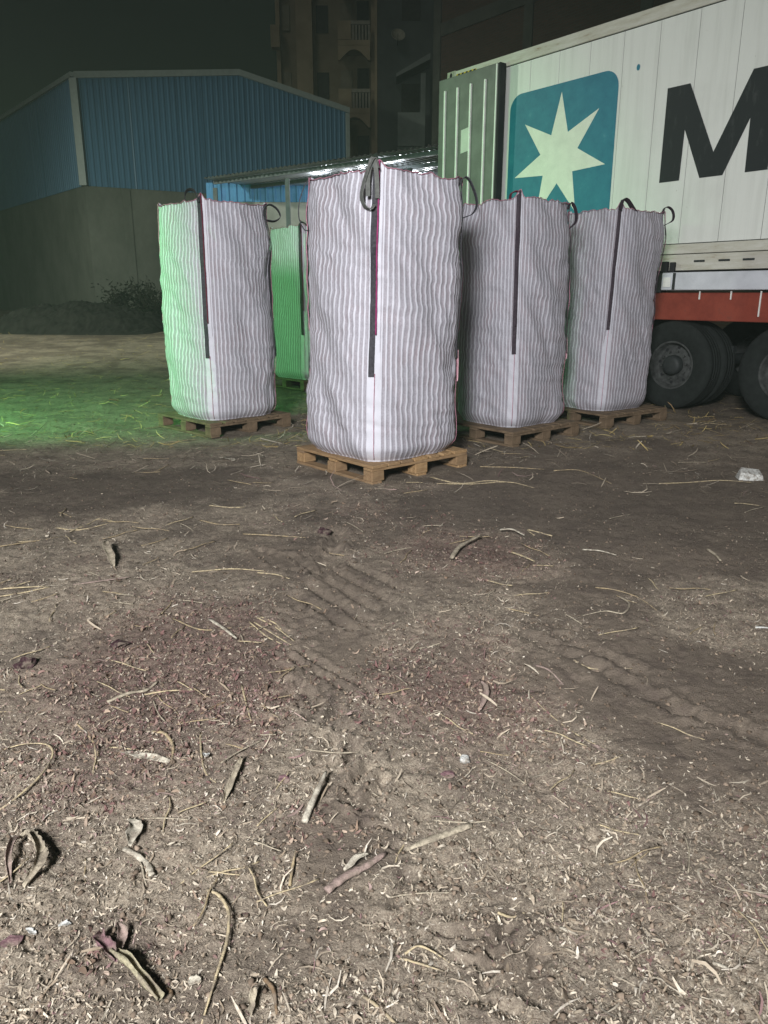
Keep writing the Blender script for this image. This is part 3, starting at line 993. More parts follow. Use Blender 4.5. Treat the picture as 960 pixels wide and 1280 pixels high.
def np_mesh(name, co, quads, tint, mat, smooth=False):
    me = bpy.data.meshes.new(name)
    me.vertices.add(len(co)); me.vertices.foreach_set('co', co.astype(np.float32).ravel())
    me.loops.add(quads.size); me.loops.foreach_set('vertex_index', quads.ravel())
    me.polygons.add(len(quads)); me.polygons.foreach_set('loop_start', np.arange(len(quads)) * quads.shape[1])
    me.update(calc_edges=True)
    at = me.color_attributes.new('tint', 'FLOAT_COLOR', 'POINT')
    at.data.foreach_set('color', np.concatenate([tint, np.ones((len(tint), 1))], 1).astype(np.float32).ravel())
    me.materials.append(mat)
    return me


PALLET_C = [(-0.025, 6.155, 39.8), (-1.70, 8.06, 46), (1.24, 7.585, 40), (2.465, 8.605, 34), (-1.13, 11.85, 42)]


def free_of_pallets(X, Y, m=0.5):
    ok = np.ones(X.shape, bool)
    for cx, cy, az in PALLET_C:
        c, s = math.cos(R(az)), math.sin(R(az))
        dx, dy = X - cx, Y - cy
        ok &= ~((np.abs(dx * c + dy * s) < m) & (np.abs(-dx * s + dy * c) < m))
    return ok


def scatter(n, y0, y1, keep_pow=1.0, spread=0.62):
    Y = y0 * (y1 / y0) ** rng.random(n)
    X = (rng.random(n) * 2 - 1) * spread * (Y + 0.75)
    m, dark_soil, pur = masks(X, Y)
    cl = sstep(-0.35, 0.45, fbm(X * 7 + 31, Y * 7 + 12, 3) + 0.5 * fbm(X * 2 + 5, Y * 2 + 77, 2))
    keep = rng.random(n) < np.clip(0.04 + m ** keep_pow * (0.40 + 0.60 * cl), 0, 1)
    keep &= free_of_pallets(X, Y)
    return X[keep], Y[keep], pur[keep]


def flakes(n, y0, y1, lmin, lmax, aspect, curl, name, kp=1.2, sec=4, dye=(1, 1, 1), patch=False):
    X, Y, pur = scatter(n, y0, y1, kp)
    if patch:
        k_ = rng.random(len(X)) < np.clip(pur * 1.3 - 0.15, 0, 1)
        X, Y, pur = X[k_], Y[k_], pur[k_]
    n = len(X)
    Z = gz(X, Y)
    L = lmin + (lmax - lmin) * rng.random(n) ** 2.2
    W = L * (aspect[0] + (aspect[1] - aspect[0]) * rng.random(n))
    yaw = rng.random(n) * 2 * PI
    tilt = rng.normal(0, 0.22, n)
    roll = rng.normal(0, 0.35, n)
    C = curl * L * rng.normal(0.3, 1.0, n)
    bend = rng.normal(0, 0.20, n) * L
    # four cross-sections of two points
    ts, ws = (np.array([-0.5, -0.17, 0.17, 0.5]), np.array([0.35, 1.0, 0.9, 0.25])) if sec == 4 else (np.array([-0.5, 0.0, 0.5]), np.array([0.45, 1.0, 0.3]))
    nv_ = 2 * sec
    co = np.zeros((n, nv_, 3))
    for i, (t, w) in enumerate(zip(ts, ws)):
        for j, sd in enumerate((-1, 1)):
            lx = t * L
            ly = sd * W * w * 0.5 + bend * (t * t * 4 - 0.4)
            lz = C * (t * t * 4 - 0.5) + sd * W * 0.5 * roll + lx * tilt
            co[:, i * 2 + j, 0] = lx * np.cos(yaw) - ly * np.sin(yaw)
            co[:, i * 2 + j, 1] = lx * np.sin(yaw) + ly * np.cos(yaw)
            co[:, i * 2 + j, 2] = lz
    low = co[:, :, 2].min(1)
    co[:, :, 2] += (Z - low * 0.75 + 0.0015)[:, None]
    co[:, :, 0] += X[:, None]; co[:, :, 1] += Y[:, None]
    base = (np.arange(n) * nv_)[:, None, None]
    q = np.array([(0, 1, 3, 2), (2, 3, 5, 4), (4, 5, 7, 6)][:sec - 1])[None] + base
    pick = rng.choice(6, n, p=[0.28, 0.2, 0.2, 0.14, 0.08, 0.10])
    isp = rng.random(n) < np.clip(0.03 + 0.42 * pur + (0.3 if patch else 0), 0, 1)
    pick[isp] = 6 + (rng.random(isp.sum()) < 0.5)
    tint = PAL[pick] * (0.70 + 0.5 * rng.random((n, 1))) * np.array([dye])
    tint = np.repeat(tint[:, None], nv_, 1).reshape(-1, 3)
    me = np_mesh(name, co.reshape(-1, 3), q.reshape(-1, 4), np.clip(tint, 0, 0.9), M_litter)
    return tag(link(name, me), None, None, None, 'stuff')


o = flakes(260000, 0.95, 8.0, 0.004, 0.013, (0.12, 0.50), 0.28, 'husk_litter', 1.1, 3)
tag(o, 'loose carpet of dry onion husk flakes and chaff strewn over the soil', 'husk litter')
o = flakes(30000, 0.95, 10.0, 0.009, 0.024, (0.08, 0.38), 0.28, 'husk_litter', 1.5)
tag(o, 'larger dry husk curls lying on top of the finer chaff', 'husk litter')
o = flakes(90000, 1.2, 6.5, 0.007, 0.026, (0.15, 0.55), 0.35, 'husk_litter', 0.2, 4, (0.72, 0.62, 0.60), True)
tag(o, 'matted brown and purple husk patches trodden into the soil', 'husk litter')
o = flakes(11000, 0.95, 12.0, 0.02, 0.075, (0.04, 0.10), 0.08, 'straw_litter', 0.8)
tag(o, 'scattered short straw slivers mixed in the chaff on the soil', 'straw litter')
o = flakes(18000, 6.8, 26.0, 0.04, 0.20, (0.03, 0.06), 0.06, 'straw_litter', 0.25, 4, (1.25, 1.12, 0.6))
tag(o, 'thin pale straw strewn on the ground towards the blue shed', 'straw litter')
o = flakes(2600, 5.2, 8.2, 0.04, 0.22, (0.025, 0.06), 0.05, 'straw_litter', 0.2)
tag(o, 'thin straw wisps strewn round the pallets', 'straw litter')


# crumbs and clods of soil, far too many to count
def clods(n, y0, y1, r0, r1, name):
    X, Y, pur = scatter(n, y0, y1, 0.0)
    n = len(X)
    Z = gz(X, Y)
    rr = r0 + (r1 - r0) * rng.random(n) ** 3
    base = np.array([(1, 0, 0), (-1, 0, 0), (0, 1, 0), (0, -1, 0), (0, 0, 1), (0, 0, -1)], float)
    co = base[None] * rr[:, None, None] * (0.6 + 0.8 * rng.random((n, 6, 1)))
    co = co + rng.normal(0, 0.18, (n, 6, 3)) * rr[:, None, None]
    co[:, :, 2] *= 0.7
    co += np.stack([X, Y, Z + rr * 0.2], -1)[:, None]
    t = np.array([(0, 2, 4), (2, 1, 4), (1, 3, 4), (3, 0, 4), (2, 0, 5), (1, 2, 5), (3, 1, 5), (0, 3, 5)])[None] + (np.arange(n) * 6)[:, None, None]
    tint = np.array([(0.135, 0.105, 0.08)]) * (0.45 + 1.5 * rng.random((n, 1)) ** 1.5)
    tint = np.repeat(tint[:, None], 6, 1).reshape(-1, 3)
    me = np_mesh(name, co.reshape(-1, 3), t.reshape(-1, 3), tint, M_litter)
    return tag(link(name, me), 'small crumbs and clods of dry earth on the trampled soil', 'soil crumbs', None, 'stuff')


clods(24000, 0.95, 9.0, 0.002, 0.010, 'soil_crumbs')


def tint_mat(name, c, var=0.35, sc=25):
    M = Mat(name, 0.9, 0, 0.15)
    nz, nd = M.noise(70, 5, 0.75), M.noise(28, 4, 0.7)
    lo = tuple(x * 0.42 for x in c)
    cc = M.mix(M.ramp(nz, [(0.32, 1.0), (0.62, 0.0)]), c, lo)
    cc = M.mix(M.ramp(nd, [(0.46, 0.0), (0.62, 0.8)]), cc, (0.17, 0.14, 0.11))
    M.color(cc).bump(nz, 0.8, 0.006)
    return M.m


M_straw = tint_mat('pale_straw', (0.56, 0.46, 0.29))
M_straw2 = tint_mat('tan_straw', (0.42, 0.33, 0.20))
M_husk = tint_mat('grey_husk', (0.46, 0.40, 0.30))
M_pale = tint_mat('pale_husk', (0.58, 0.53, 0.43), 0.3)
M_brown = tint_mat('brown_twig', (0.22, 0.15, 0.09))
M_purple = tint_mat('purple_onion_skin', (0.21, 0.12, 0.13))
M_rose = tint_mat('rose_husk', (0.36, 0.27, 0.235))
M_yel = tint_mat('yellow_green_stalk', (0.40, 0.36, 0.24))
M_white = tint_mat('white_scrap', (0.74, 0.74, 0.70), 0.1)
M_darkskin = tint_mat('dark_onion_skin', (0.055, 0.026, 0.032))


def on_ground(px, lift=0.006):
    out_ = []
    for i, (x, y) in enumerate(px):
        gx_, gy_ = gxy(x, y)
        out_.append(Vector((gx_, gy_, gz1(gx_, gy_) + lift)))
    return out_


def stalk(px, r, mat, label, name='dry_stalk', cat='stalk', taper=(0.8, 1.0, 0.4), lift=None, n=6, flat=0.8, wob=0.12, group=None, lifts=None):
    """one long stem lying on the soil through measured points"""
    p = on_ground(px, r * 0.9 if lift is None else lift)
    if lifts:
        for v, a in zip(p, lifts): v.z += a
    p = smooth_path(p, 5)
    c = sum(p, Vector()) / len(p)
    rr = random.Random(label)
    rs = []
    for i in range(len(p)):
        t = i / (len(p) - 1)
        w = taper[0] * (1 - t) * (1 - t) + taper[1] * 2 * t * (1 - t) * 1.0 + taper[2] * t * t
        rs.append(r * w * (1 + rr.uniform(-wob, wob)))
    o = MB().tube([v - c for v in p], rs, n, flat).build(name, mat, None, True)
    o.location = c
    return tag(o, label, cat, group)


def husk(px, w, mat, label, name='onion_husk', cat='husk', curl=0.5, lift=0.006, twist=0.3, lifts=None, frill=0.15, ends=(0.3, 0.25)):
    """a strip of dry leaf: a curled, uneven sheet with thickness"""
    p = on_ground(px, lift)
    if lifts:
        for v, a in zip(p, lifts): v.z += a
    p = smooth_path(p, 6)
    c = sum(p, Vector()) / len(p)
    m, K = len(p), 7
    rr = random.Random(label)
    ph = rr.uniform(0, 6)
    vs_ = []
    for lay in (0, 1):
        for i, v in enumerate(p):
            t = i / (m - 1)
            tg = (p[min(i + 1, m - 1)] - p[max(i - 1, 0)]).normalized()
            sd = tg.cross(Vector((0, 0, 1))).normalized()
            up = Vector((0, 0, 1))
            env = (ends[0] + (1 - ends[0]) * min(1, t * 4)) * (ends[1] + (1 - ends[1]) * min(1, (1 - t) * 4))
            a0 = twist * math.sin(3 * t + ph)
            for k_ in range(K):
                u = (k_ / (K - 1) - 0.5) * 2
                ww = w * env * (1 + frill * math.sin(9 * t + 2 * u + ph) + frill * rr.uniform(-0.6, 0.6) * abs(u))
                th = u * curl * 2.2
                sx = math.sin(th) / (curl * 2.2) * ww / 2 if curl > 0.01 else u * ww / 2
                sz = (1 - math.cos(th)) / (curl * 2.2 + 1e-6) * ww / 2 if curl > 0.01 else 0
                q_ = v - c + sd * (sx * math.cos(a0) - sz * math.sin(a0)) + up * (sx * math.sin(a0) + sz * math.cos(a0) + 0.05 * w * math.sin(14 * t + 3 * u + ph))
                vs_.append(q_ + up * (0.0012 if lay else 0))
    fs_ = []
    off = m * K
    for i in range(m - 1):
        for k_ in range(K - 1):
            a = i * K + k_
            fs_.append((a, a + 1, a + K + 1, a + K))
            fs_.append((off + a, off + a + K, off + a + K + 1, off + a + 1))
    rim_ = [i * K for i in range(m)] + [(m - 1) * K + k_ for k_ in range(1, K)] + [i * K + K - 1 for i in range(m - 2, -1, -1)] + [k_ for k_ in range(K - 2, 0, -1)]
    for i in range(len(rim_)):
        a, b = rim_[i], rim_[(i + 1) % len(rim_)]
        fs_.append((b, a, off + a, off + b))
    o = MB().add(vs_, fs_).build(name, mat, None, True)
    o.location = c
    return tag(o, label, cat)


def lump(px, r, mat, label, name, cat, sq=(1, 1, 0.7), rough=0.25, flatn=False):
    gx_, gy_ = gxy(*px)
    bm = bmesh.new()
    bmesh.ops.create_icosphere(bm, subdivisions=2, radius=1)
    rr = random.Random(label)
    ax = [Vector((rr.gauss(0, 1), rr.gauss(0, 1), rr.gauss(0, 1))).normalized() for _ in range(7)]
    hh = [rr.uniform(0.55, 0.9) for _ in ax]
    for v in bm.verts:
        n_ = v.co.normalized()
        s_ = 1.0
        for a, h_ in zip(ax, hh):
            d = n_.dot(a)
            if d > h_ and flatn: s_ = min(s_, h_ / d)
        v.co = n_ * r * s_ * (1 + (rr.uniform(-rough, rough) if not flatn else rr.uniform(-0.03, 0.03)))
        v.co = Vector((v.co.x * sq[0], v.co.y * sq[1], v.co.z * sq[2]))
    me = bpy.data.meshes.new(name)
    bm.to_mesh(me); bm.free()
    me.materials.append(mat)
    o = link(name, me, None, (gx_, gy_, gz1(gx_, gy_) + r * sq[2] * 0.6))
    return tag(o, label, cat)


# the pieces one can pick out in the photograph
stalk([(-6, 1008), (22, 992), (50, 970), (66, 944), (58, 931), (30, 928), (2, 930)], 0.0042, M_straw, 'long pale stalk bent round into an open hook near a crumpled husk', lifts=[0, .004, .012, .015, .012, .006, 0])
husk([(12, 1100), (10, 1078), (18, 1056), (26, 1046)], 0.030, M_rose, 'short curled husk standing beside a larger crumpled husk', curl=0.9, lifts=[0, .012, .016, .01])
husk([(30, 1108), (48, 1090), (48, 1062), (38, 1044), (26, 1046)], 0.045, M_husk, 'broad crumpled husk curled round into a half ring', curl=0.8, lifts=[0, .012, .02, .016, .008], frill=0.3)
husk([(166, 1022), (168, 1040), (162, 1060)], 0.040, M_pale, 'short broad husk end with a dark tip joined to a bent stalk', curl=0.5, lifts=[.006, .008, .006], frill=0.25)
stalk([(155, 1060), (172, 1068), (184, 1078), (190, 1093)], 0.010, M_pale, 'thick pale stalk piece bent at its middle below a broad husk end', flat=0.45, taper=(0.7, 1.1, 0.9))
husk([(142, 1195), (160, 1214), (180, 1232), (202, 1252)], 0.050, M_yel, 'thick yellowish onion neck cut off flat with purple skin at its end', name='onion_neck', cat='onion neck', curl=1.1, lifts=[.008, .010, .008, .004], frill=0.08, ends=(0.9, 0.9))
husk([(128, 1172), (134, 1190), (146, 1208)], 0.045, M_purple, 'purple onion skin wrapped round the thick yellowish neck', curl=0.9, lifts=[.01, .014, .01], frill=0.35)
husk([(150, 1162), (154, 1180), (148, 1196)], 0.028, M_rose, 'rosy flap of skin standing up beside the purple onion skin', curl=0.6, lifts=[.02, .014, .006])
stalk([(258, 1112), (274, 1120), (286, 1146), (284, 1180), (272, 1220), (250, 1284)], 0.0050, M_straw, 'very long arched pale stalk running off below the thick onion neck', lifts=[0, .006, .012, .012, .008, 0])
stalk([(408, 978), (400, 994), (390, 1012), (380, 1032)], 0.0095, M_pale, 'smooth pale stick leaning over a dark hollow in the soil', name='pale_stick', cat='stick', lifts=[.03, .022, .012, .0], flat=0.7, taper=(0.5, 1.1, 1.0))
stalk([(408, 1118), (430, 1102), (456, 1088), (482, 1072)], 0.014, M_rose, 'thick rough purplish husk roll lying beside a straight husk', name='husk_roll', cat='husk', flat=0.7, wob=0.3)
stalk([(508, 1062), (530, 1056), (552, 1046), (588, 1033)], 0.012, M_husk, 'long straight grey husk roll with a frayed tip', name='husk_roll', cat='husk', flat=0.55, taper=(0.5, 1.0, 0.9), wob=0.25)
stalk([(500, 1200), (520, 1208), (555, 1214)], 0.0035, M_straw, 'thin straw making the lower arm of an open angle')
stalk([(506, 1196), (522, 1188), (540, 1193), (562, 1205)], 0.0035, M_straw, 'thin bent straw making the upper arm of an open angle', lifts=[0, .008, .006, 0])
stalk([(622, 1143), (640, 1144), (656, 1142)], 0.004, M_straw, 'short straight pale straw lying across the foreground soil')
lump((581, 951), 0.017, M_white, 'small pale rounded stone sunk in the chaff', 'stone', 'stone', (1.2, 1, 0.8), 0.1, True)
husk([(738, 931), (748, 938), (758, 944)], 0.028, M_rose, 'small rose tinted husk chip by a long thin stalk', curl=0.4)
stalk([(662, 872), (690, 896), (722, 918), (760, 940)], 0.0030, M_straw, 'long thin straight stalk pointing at a rose tinted husk chip')
husk([(150, 938), (175, 943), (212, 950)], 0.030, M_pale, 'flat pale leaf strip between two thin twigs', curl=0.25, ends=(0.3, 0.4))
stalk([(136, 929), (165, 932), (188, 934)], 0.0032, M_straw, 'thin straight straw just above the flat pale leaf strip')
stalk([(190, 912), (206, 916), (216, 930), (214, 952)], 0.007, M_straw2, 'bent brown stalk hooked beside the flat pale leaf strip', flat=0.6)
stalk([(96, 902), (112, 916), (122, 936), (120, 958)], 0.0038, M_straw2, 'thin bent twig left of the flat pale leaf strip')
husk([(304, 952), (298, 968), (288, 984), (280, 1004)], 0.030, M_husk, 'grey tapering husk with a ragged top above the bare patch', curl=0.7, lifts=[.012, .01, .006, 0])
stalk([(250, 912), (252, 946), (258, 966), (270, 978)], 0.004, M_straw, 'thin curving stalk with a white scrap on it')
husk([(254, 944), (258, 950), (262, 944)], 0.018, M_white, 'tiny folded white scrap caught on a thin curving stalk', name='paper_scrap', cat='scrap', curl=0.6, lifts=[.01, .014, .01])
stalk([(302, 856), (308, 880), (314, 902)], 0.0048, M_straw, 'straight pale twig pointing down at the ragged grey husk')
stalk([(134, 876), (160, 866), (182, 860), (197, 850)], 0.0085, M_husk, 'knobbly grey twig with a thin straw crossing its end', flat=0.7, wob=0.25)
stalk([(180, 864), (210, 862), (246, 860)], 0.004, M_straw, 'thin straw crossing the end of the knobbly grey twig')
stalk([(282, 876), (270, 880), (250, 892)], 0.0055, M_brown, 'short dark twig half sunk in purple skins')
for i, (a, b, c) in enumerate((((318, 780), (340, 794), (364, 808)), ((322, 776), (346, 786), (368, 806)), ((326, 773), (345, 782), (356, 792)), ((312, 782), (334, 798), (352, 806)))):
    stalk([a, b, c], 0.0042, M_straw, ['lowest', 'longest arched', 'shortest', 'outermost'][i] + ' pale stalk of the small straw bundle', group='small bundle of pale stalks')
stalk([(216, 774), (250, 788), (284, 786), (318, 784)], 0.0045, M_straw2, 'long tan stalk leading to the small straw bundle')
stalk([(262, 776), (282, 792), (296, 802)], 0.010, M_pale, 'thick pale split stem among purple skins', flat=0.5)
husk([(133, 688), (138, 700), (143, 712)], 0.055, M_husk, 'upright grey husk throwing a dark shadow near thin straw', curl=0.6, lifts=[.05, .03, .0])
stalk([(-6, 741), (20, 738), (60, 735)], 0.006, M_straw, 'pair straw, the straight upper one at the edge of the yard')
stalk([(-6, 748), (24, 742), (62, 737)], 0.0055, M_straw, 'pair straw, the sagging lower one at the edge of the yard')
stalk([(92, 734), (130, 730), (164, 726)], 0.008, M_rose, 'rosy flattened stem lying apart behind the straw pair', flat=0.5)
stalk([(70, 658), (100, 660), (146, 651)], 0.006, M_straw, 'long thin straw crossing a shorter one on dark soil')
stalk([(86, 664), (112, 652), (124, 648), (148, 652)], 0.005, M_straw, 'bent straw crossed over a longer straight one on dark soil')
stalk([(0, 683), (40, 676), (78, 669)], 0.005, M_straw2, 'faint tan straw in front of the crossed pair')
stalk([(262, 635), (285, 636), (306, 637)], 0.007, M_straw, 'pale straight stick on bare soil left of the front pallet')
husk([(272, 573), (285, 575), (294, 578)], 0.06, M_pale, 'pale leaf scrap lying before the bag lit green', curl=0.3)
stalk([(250, 652), (275, 657), (300, 658)], 0.008, M_straw2, 'short thick tan stalk in scattered chaff', flat=0.6)
stalk([(304, 672), (340, 675), (382, 676)], 0.006, M_straw2, 'long thin tan stalk pressed flat in the tyre prints')
stalk([(240, 718), (290, 715), (330, 717)], 0.005, M_straw, 'faint straw along the near side of the tyre prints')
stalk([(322, 719), (345, 722), (362, 728)], 0.005, M_straw, 'thin straw slanting over the tyre prints')
stalk([(728, 692), (750, 694), (770, 699)], 0.0095, M_pale, 'clean pale wood splinter on bare grey soil', name='wood_splinter', cat='splinter', flat=0.5)
stalk([(884, 692), (894, 698), (900, 706)], 0.012, M_husk, 'stubby grey stick standing alone on bare soil', name='stub_stick', cat='stick')
fx, fy = gxy(938, 597)
fb = MB().add([(-0.125, -0.05, 0), (0.085, -0.085, 0), (0.11, 0.07, 0), (-0.10, 0.09, 0), (-0.105, -0.02, 0.075), (0.075, -0.07, 0.055), (0.10, 0.06, 0.085), (-0.06, 0.075, 0.105)],
              [(3, 2, 1, 0), (4, 5, 6, 7), (0, 1, 5, 4), (1, 2, 6, 5), (2, 3, 7, 6), (3, 0, 4, 7)]).build('foam_block', M_white, None, bevel=0.006, loc=(fx, fy, gz1(fx, fy) - 0.006))
fb.scale = (0.86, 0.86, 0.8)
tag(fb, 'white broken foam block lying on the dark soil', 'block')
stalk([(716, 833), (740, 836), (790, 838)], 0.0055, M_straw, 'straight pale stalk along the edge of the smooth wheel track')
stalk([(772, 748), (786, 760), (778, 772), (756, 770), (728, 776)], 0.005, M_husk, 'looped grey stem curled on bare soil')
stalk([(744, 739), (770, 741), (800, 752), (830, 775)], 0.004, M_straw2, 'long thin bowed stem behind the looped grey stem')
stalk([(564, 708), (574, 696), (592, 686), (600, 682)], 0.015, M_husk, 'thick grey husk piece heaped on the chaff mound', flat=0.6, wob=0.3, lifts=[.0, .01, .02, .02])
stalk([(625, 668), (640, 670), (655, 676)], 0.012, M_pale, 'split pale husk on top of the chaff mound', flat=0.5, lifts=[.01, .02, .01])
stalk([(640, 700), (652, 704), (668, 710)], 0.010, M_straw, 'pale flattened straw clump piece behind the chaff mound', flat=0.5)
stalk([(538, 598), (575, 606), (610, 602), (646, 606)], 0.008, M_straw, 'long pale straw bowed in front of the clean pallet corner')
stalk([(546, 607), (590, 606), (635, 604), (668, 612)], 0.006, M_straw, 'very long straw running past the clean pallet towards bare soil')
stalk([(600, 585), (640, 586), (680, 588)], 0.007, M_straw2, 'tan straw lying between the clean pallet and the next pallet')
stalk([(692, 590), (720, 588), (738, 594), (764, 606)], 0.006, M_straw2, 'bowed tan straw before the pallet near the tyres')
stalk([(824, 605), (860, 602), (900, 600), (940, 602)], 0.007, M_straw, 'long flattened straw lying by the white foam block')
stalk([(690, 672), (660, 664), (668, 672)], 0.006, M_straw, 'short hooked straw near the wood splinter')
stalk([(944, 786), (954, 786), (966, 787)], 0.006, M_white, 'bright white thin rod at the edge of the wheel track', name='thin_rod', cat='rod')
husk([(600, 860), (606, 876), (600, 890)], 0.035, M_rose, 'rosy husk standing in deep chaff', curl=0.7, lifts=[.02, .012, 0])
stalk([(668, 836), (686, 846), (704, 860)], 0.006, M_rose, 'thin rosy stalk leaning across deep chaff', lifts=[.0, .01, .0])
husk([(430, 1098), (448, 1084), (462, 1078)], 0.02, M_pale, 'pale sliver lying on the rough purplish husk roll', curl=0.4, lifts=[.015, .02, .02])
lump((33, 832), 0.030, M_darkskin, 'dark purple onion skin clump among pale chaff', 'onion_skin', 'onion skin', (1.2, 1, 0.7), 0.4)
lump((150, 806), 0.026, M_darkskin, 'dark skin clump between a twig and purple skins', 'onion_skin', 'onion skin', (1.3, 1, 0.5), 0.4)
lump((356, 975), 0.015, M_purple, 'small dark purple skin by the smooth pale stick', 'onion_skin', 'onion skin', (1.3, 1, 0.5), 0.4)
lump((405, 672), 0.035, M_darkskin, 'dark lump in the hollow of the tyre prints', 'onion_skin', 'onion skin', (1.2, 1, 0.6), 0.35)
lump((560, 969), 0.016, M_purple, 'purple skin scrap near the small pale stone', 'onion_skin', 'onion skin', (1.4, 1, 0.4), 0.4)
lump((14, 1182), 0.018, M_purple, 'reddish purple skin beside two white scraps', 'onion_skin', 'onion skin', (1.4, 1, 0.4), 0.4)
husk([(74, 1155), (82, 1158), (90, 1156)], 0.020, M_white, 'larger bright white scrap of the foreground pair', name='white_scrap', cat='scrap', curl=0.3)
husk([(34, 1166), (40, 1170), (46, 1172)], 0.015, M_white, 'smaller bright white scrap of the foreground pair', name='white_scrap', cat='scrap', curl=0.3)
husk([(236, 1226), (244, 1228), (252, 1226)], 0.020, M_pale, 'small pale scrap next to the long arched stalk', name='white_scrap', cat='scrap', curl=0.3)
stalk([(330, 1222), (342, 1240), (346, 1268)], 0.006, M_brown, 'curved brown twig in front of a split husk')
husk([(318, 1240), (317, 1256), (314, 1272)], 0.022, M_husk, 'upright split husk beside a curved brown twig', curl=0.7, lifts=[.015, .01, 0])
stalk([(454, 1246), (470, 1258), (490, 1274), (506, 1290)], 0.0045, M_straw, 'thin pale straw running out of the bottom of the yard')
stalk([(208, 1252), (214, 1240), (208, 1232)], 0.006, M_brown, 'tiny brown hook by the thick yellowish onion neck')
stalk([(700, 1160), (712, 1168), (722, 1172)], 0.005, M_pale, 'small pale chip on flattened dark soil')
stalk([(890, 1208), (905, 1216), (920, 1224)], 0.005, M_pale, 'little pale splinter beside long ruts')
stalk([(362, 1105), (366, 1085), (370, 1070)], 0.005, M_straw2, 'short tan stem propped near the husk roll', lifts=[0, .008, .014])

# loose straws like one another, each its own object
st_meshes = []
for i in range(8):
    rr = random.Random(100 + i)
    L = rr.uniform(0.09, 0.22)
    pts = [Vector(((t - 0.5) * L, rr.uniform(-0.035, 0.035) * L, rr.uniform(0, 0.02) * L)) for t in (0, 0.33, 0.66, 1)]
    st_meshes.append(MB().tube(smooth_path(pts, 3), 0.0022 + 0.0012 * rr.random(), 5, 0.8).mesh('straw_stalk', (M_straw, M_straw2, M_husk)[i % 3], True))
Xs, Ys, _p = scatter(900, 1.3, 10.0, 0.5, 0.5)
for i in range(min(190, len(Xs))):
    o = link('straw_stalk', st_meshes[i % 8], None, (Xs[i], Ys[i], gz1(Xs[i], Ys[i]) + 0.006), (rng.normal(0, 0.06), rng.normal(0, 0.08), rng.random() * 2 * PI))
    sc_ = 0.55 + 0.12 * Ys[i]
    o.scale = (sc_, min(sc_, 1.2), min(sc_, 1.2))
    tag(o, 'single thin dry straw lying loose on the trampled soil', 'straw', 'loose thin straws scattered over the soil')

# ================================================================== BLUE SHED
M_blue = Mat('blue_cladding', 0.5, 0.0, 0.4)
_n = M_blue.noise(2.2, 6, 0.7, (1.6, 1.6, 0.22))
M_blue.color(M_blue.ramp(_n, [(0.3, (0.062, 0.145, 0.235)), (0.7, (0.085, 0.185, 0.295))]))
M_blue = M_blue.m
M_trim = plain('pale_trim', (0.28, 0.32, 0.31), 0.5, var=0.1)
M_wall = Mat('grey_render', 0.9)
_n = M_wall.noise(0.9, 7, 0.72, (1, 1, 0.6))
M_wall.color(M_wall.ramp(_n, [(0.3, (0.095, 0.105, 0.088)), (0.7, (0.17, 0.18, 0.155))])).bump(M_wall.noise(9, 4), 0.3, 0.03)
M_wall = M_wall.m
M_roofm = plain('roof_sheet', (0.25, 0.30, 0.33), 0.45, 0.3)

DA = 30.0
A_ = at_d(99, 165, DA); A_.z = 0
DB = DA * 1.18
B_ = at_d(436, 165, DB); B_.z = 0
WT, ET = 1.36 + 0.127 * DA, 1.36 + 0.249 * DA     # top of the block wall, eaves
gv = (B_ - A_); GL = gv.length; gv.normalize()
lv = Vector((-math.sin(R(40)), math.cos(R(40)), 0))
LL = 26.0
RIDGE = GL * 0.56
rp = A_ + gv * RIDGE
RT = at_d(280, 89, rp.y).z
shed = empty('blue_shed', (0, 0, 0), 0, 'large blue corrugated shed with pale trim standing on a grey block wall', 'shed')


def roofline(u):
    if u < RIDGE: return ET + (RT - ET) * (u / RIDGE)
    return RT + (ET - RT) * ((u - RIDGE) / (GL - RIDGE))


def clad(name, origin, dirv, u0, u1, z0f, z1f, nout, mat, parent, per=0.21, dep=0.028):
    """one trapezoid-ribbed sheet between u0 and u1"""
    us = [u0]
    k0 = math.floor(u0 / per)
    k = k0
    prof = []
    while k * per < u1:
        for fr, d in ((0.0, 0), (0.55, 0), (0.66, 1), (0.89, 1)):
            u = (k + fr) * per
            if u0 < u < u1: prof.append((u, d))
        k += 1
    prof = [(u0, 0)] + prof + [(u1, 0)]
    vs_, fs_ = [], []
    for u, d in prof:
        p = origin + dirv * u + nout * (0.02 + d * dep)
        vs_ += [(p.x, p.y, z0f(u)), (p.x, p.y, z1f(u))]
    for i in range(len(prof) - 1):
        fs_.append((2 * i, 2 * i + 2, 2 * i + 3, 2 * i + 1))
    nfr = len(vs_)
    for u, d in prof:
        p = origin + dirv * u
        vs_ += [(p.x, p.y, z0f(u)), (p.x, p.y, z1f(u))]
    for i in range(len(prof) - 1):
        fs_.append((nfr + 2 * i, nfr + 2 * i + 1, nfr + 2 * i + 3, nfr + 2 * i + 2))
    return MB().add(vs_, fs_).build(name, mat, parent, fix=False)


gn = Vector((gv.y, -gv.x, 0))          # gable faces the yard
ln = Vector((-lv.y, lv.x, 0))
if ln.dot(-A_) < 0: ln = -ln
ns = 12
for i in range(ns):
    clad('cladding_sheet', A_, gv, GL * i / ns + 0.006, GL * (i + 1) / ns - 0.006, lambda u: WT, lambda u: roofline(u) - 0.02, gn, M_blue, shed)
ns = 24
for i in range(ns):
    clad('cladding_sheet', A_, lv, LL * i / ns + 0.006, LL * (i + 1) / ns - 0.006, lambda u: WT, lambda u: ET - 0.02, ln, M_blue, shed)


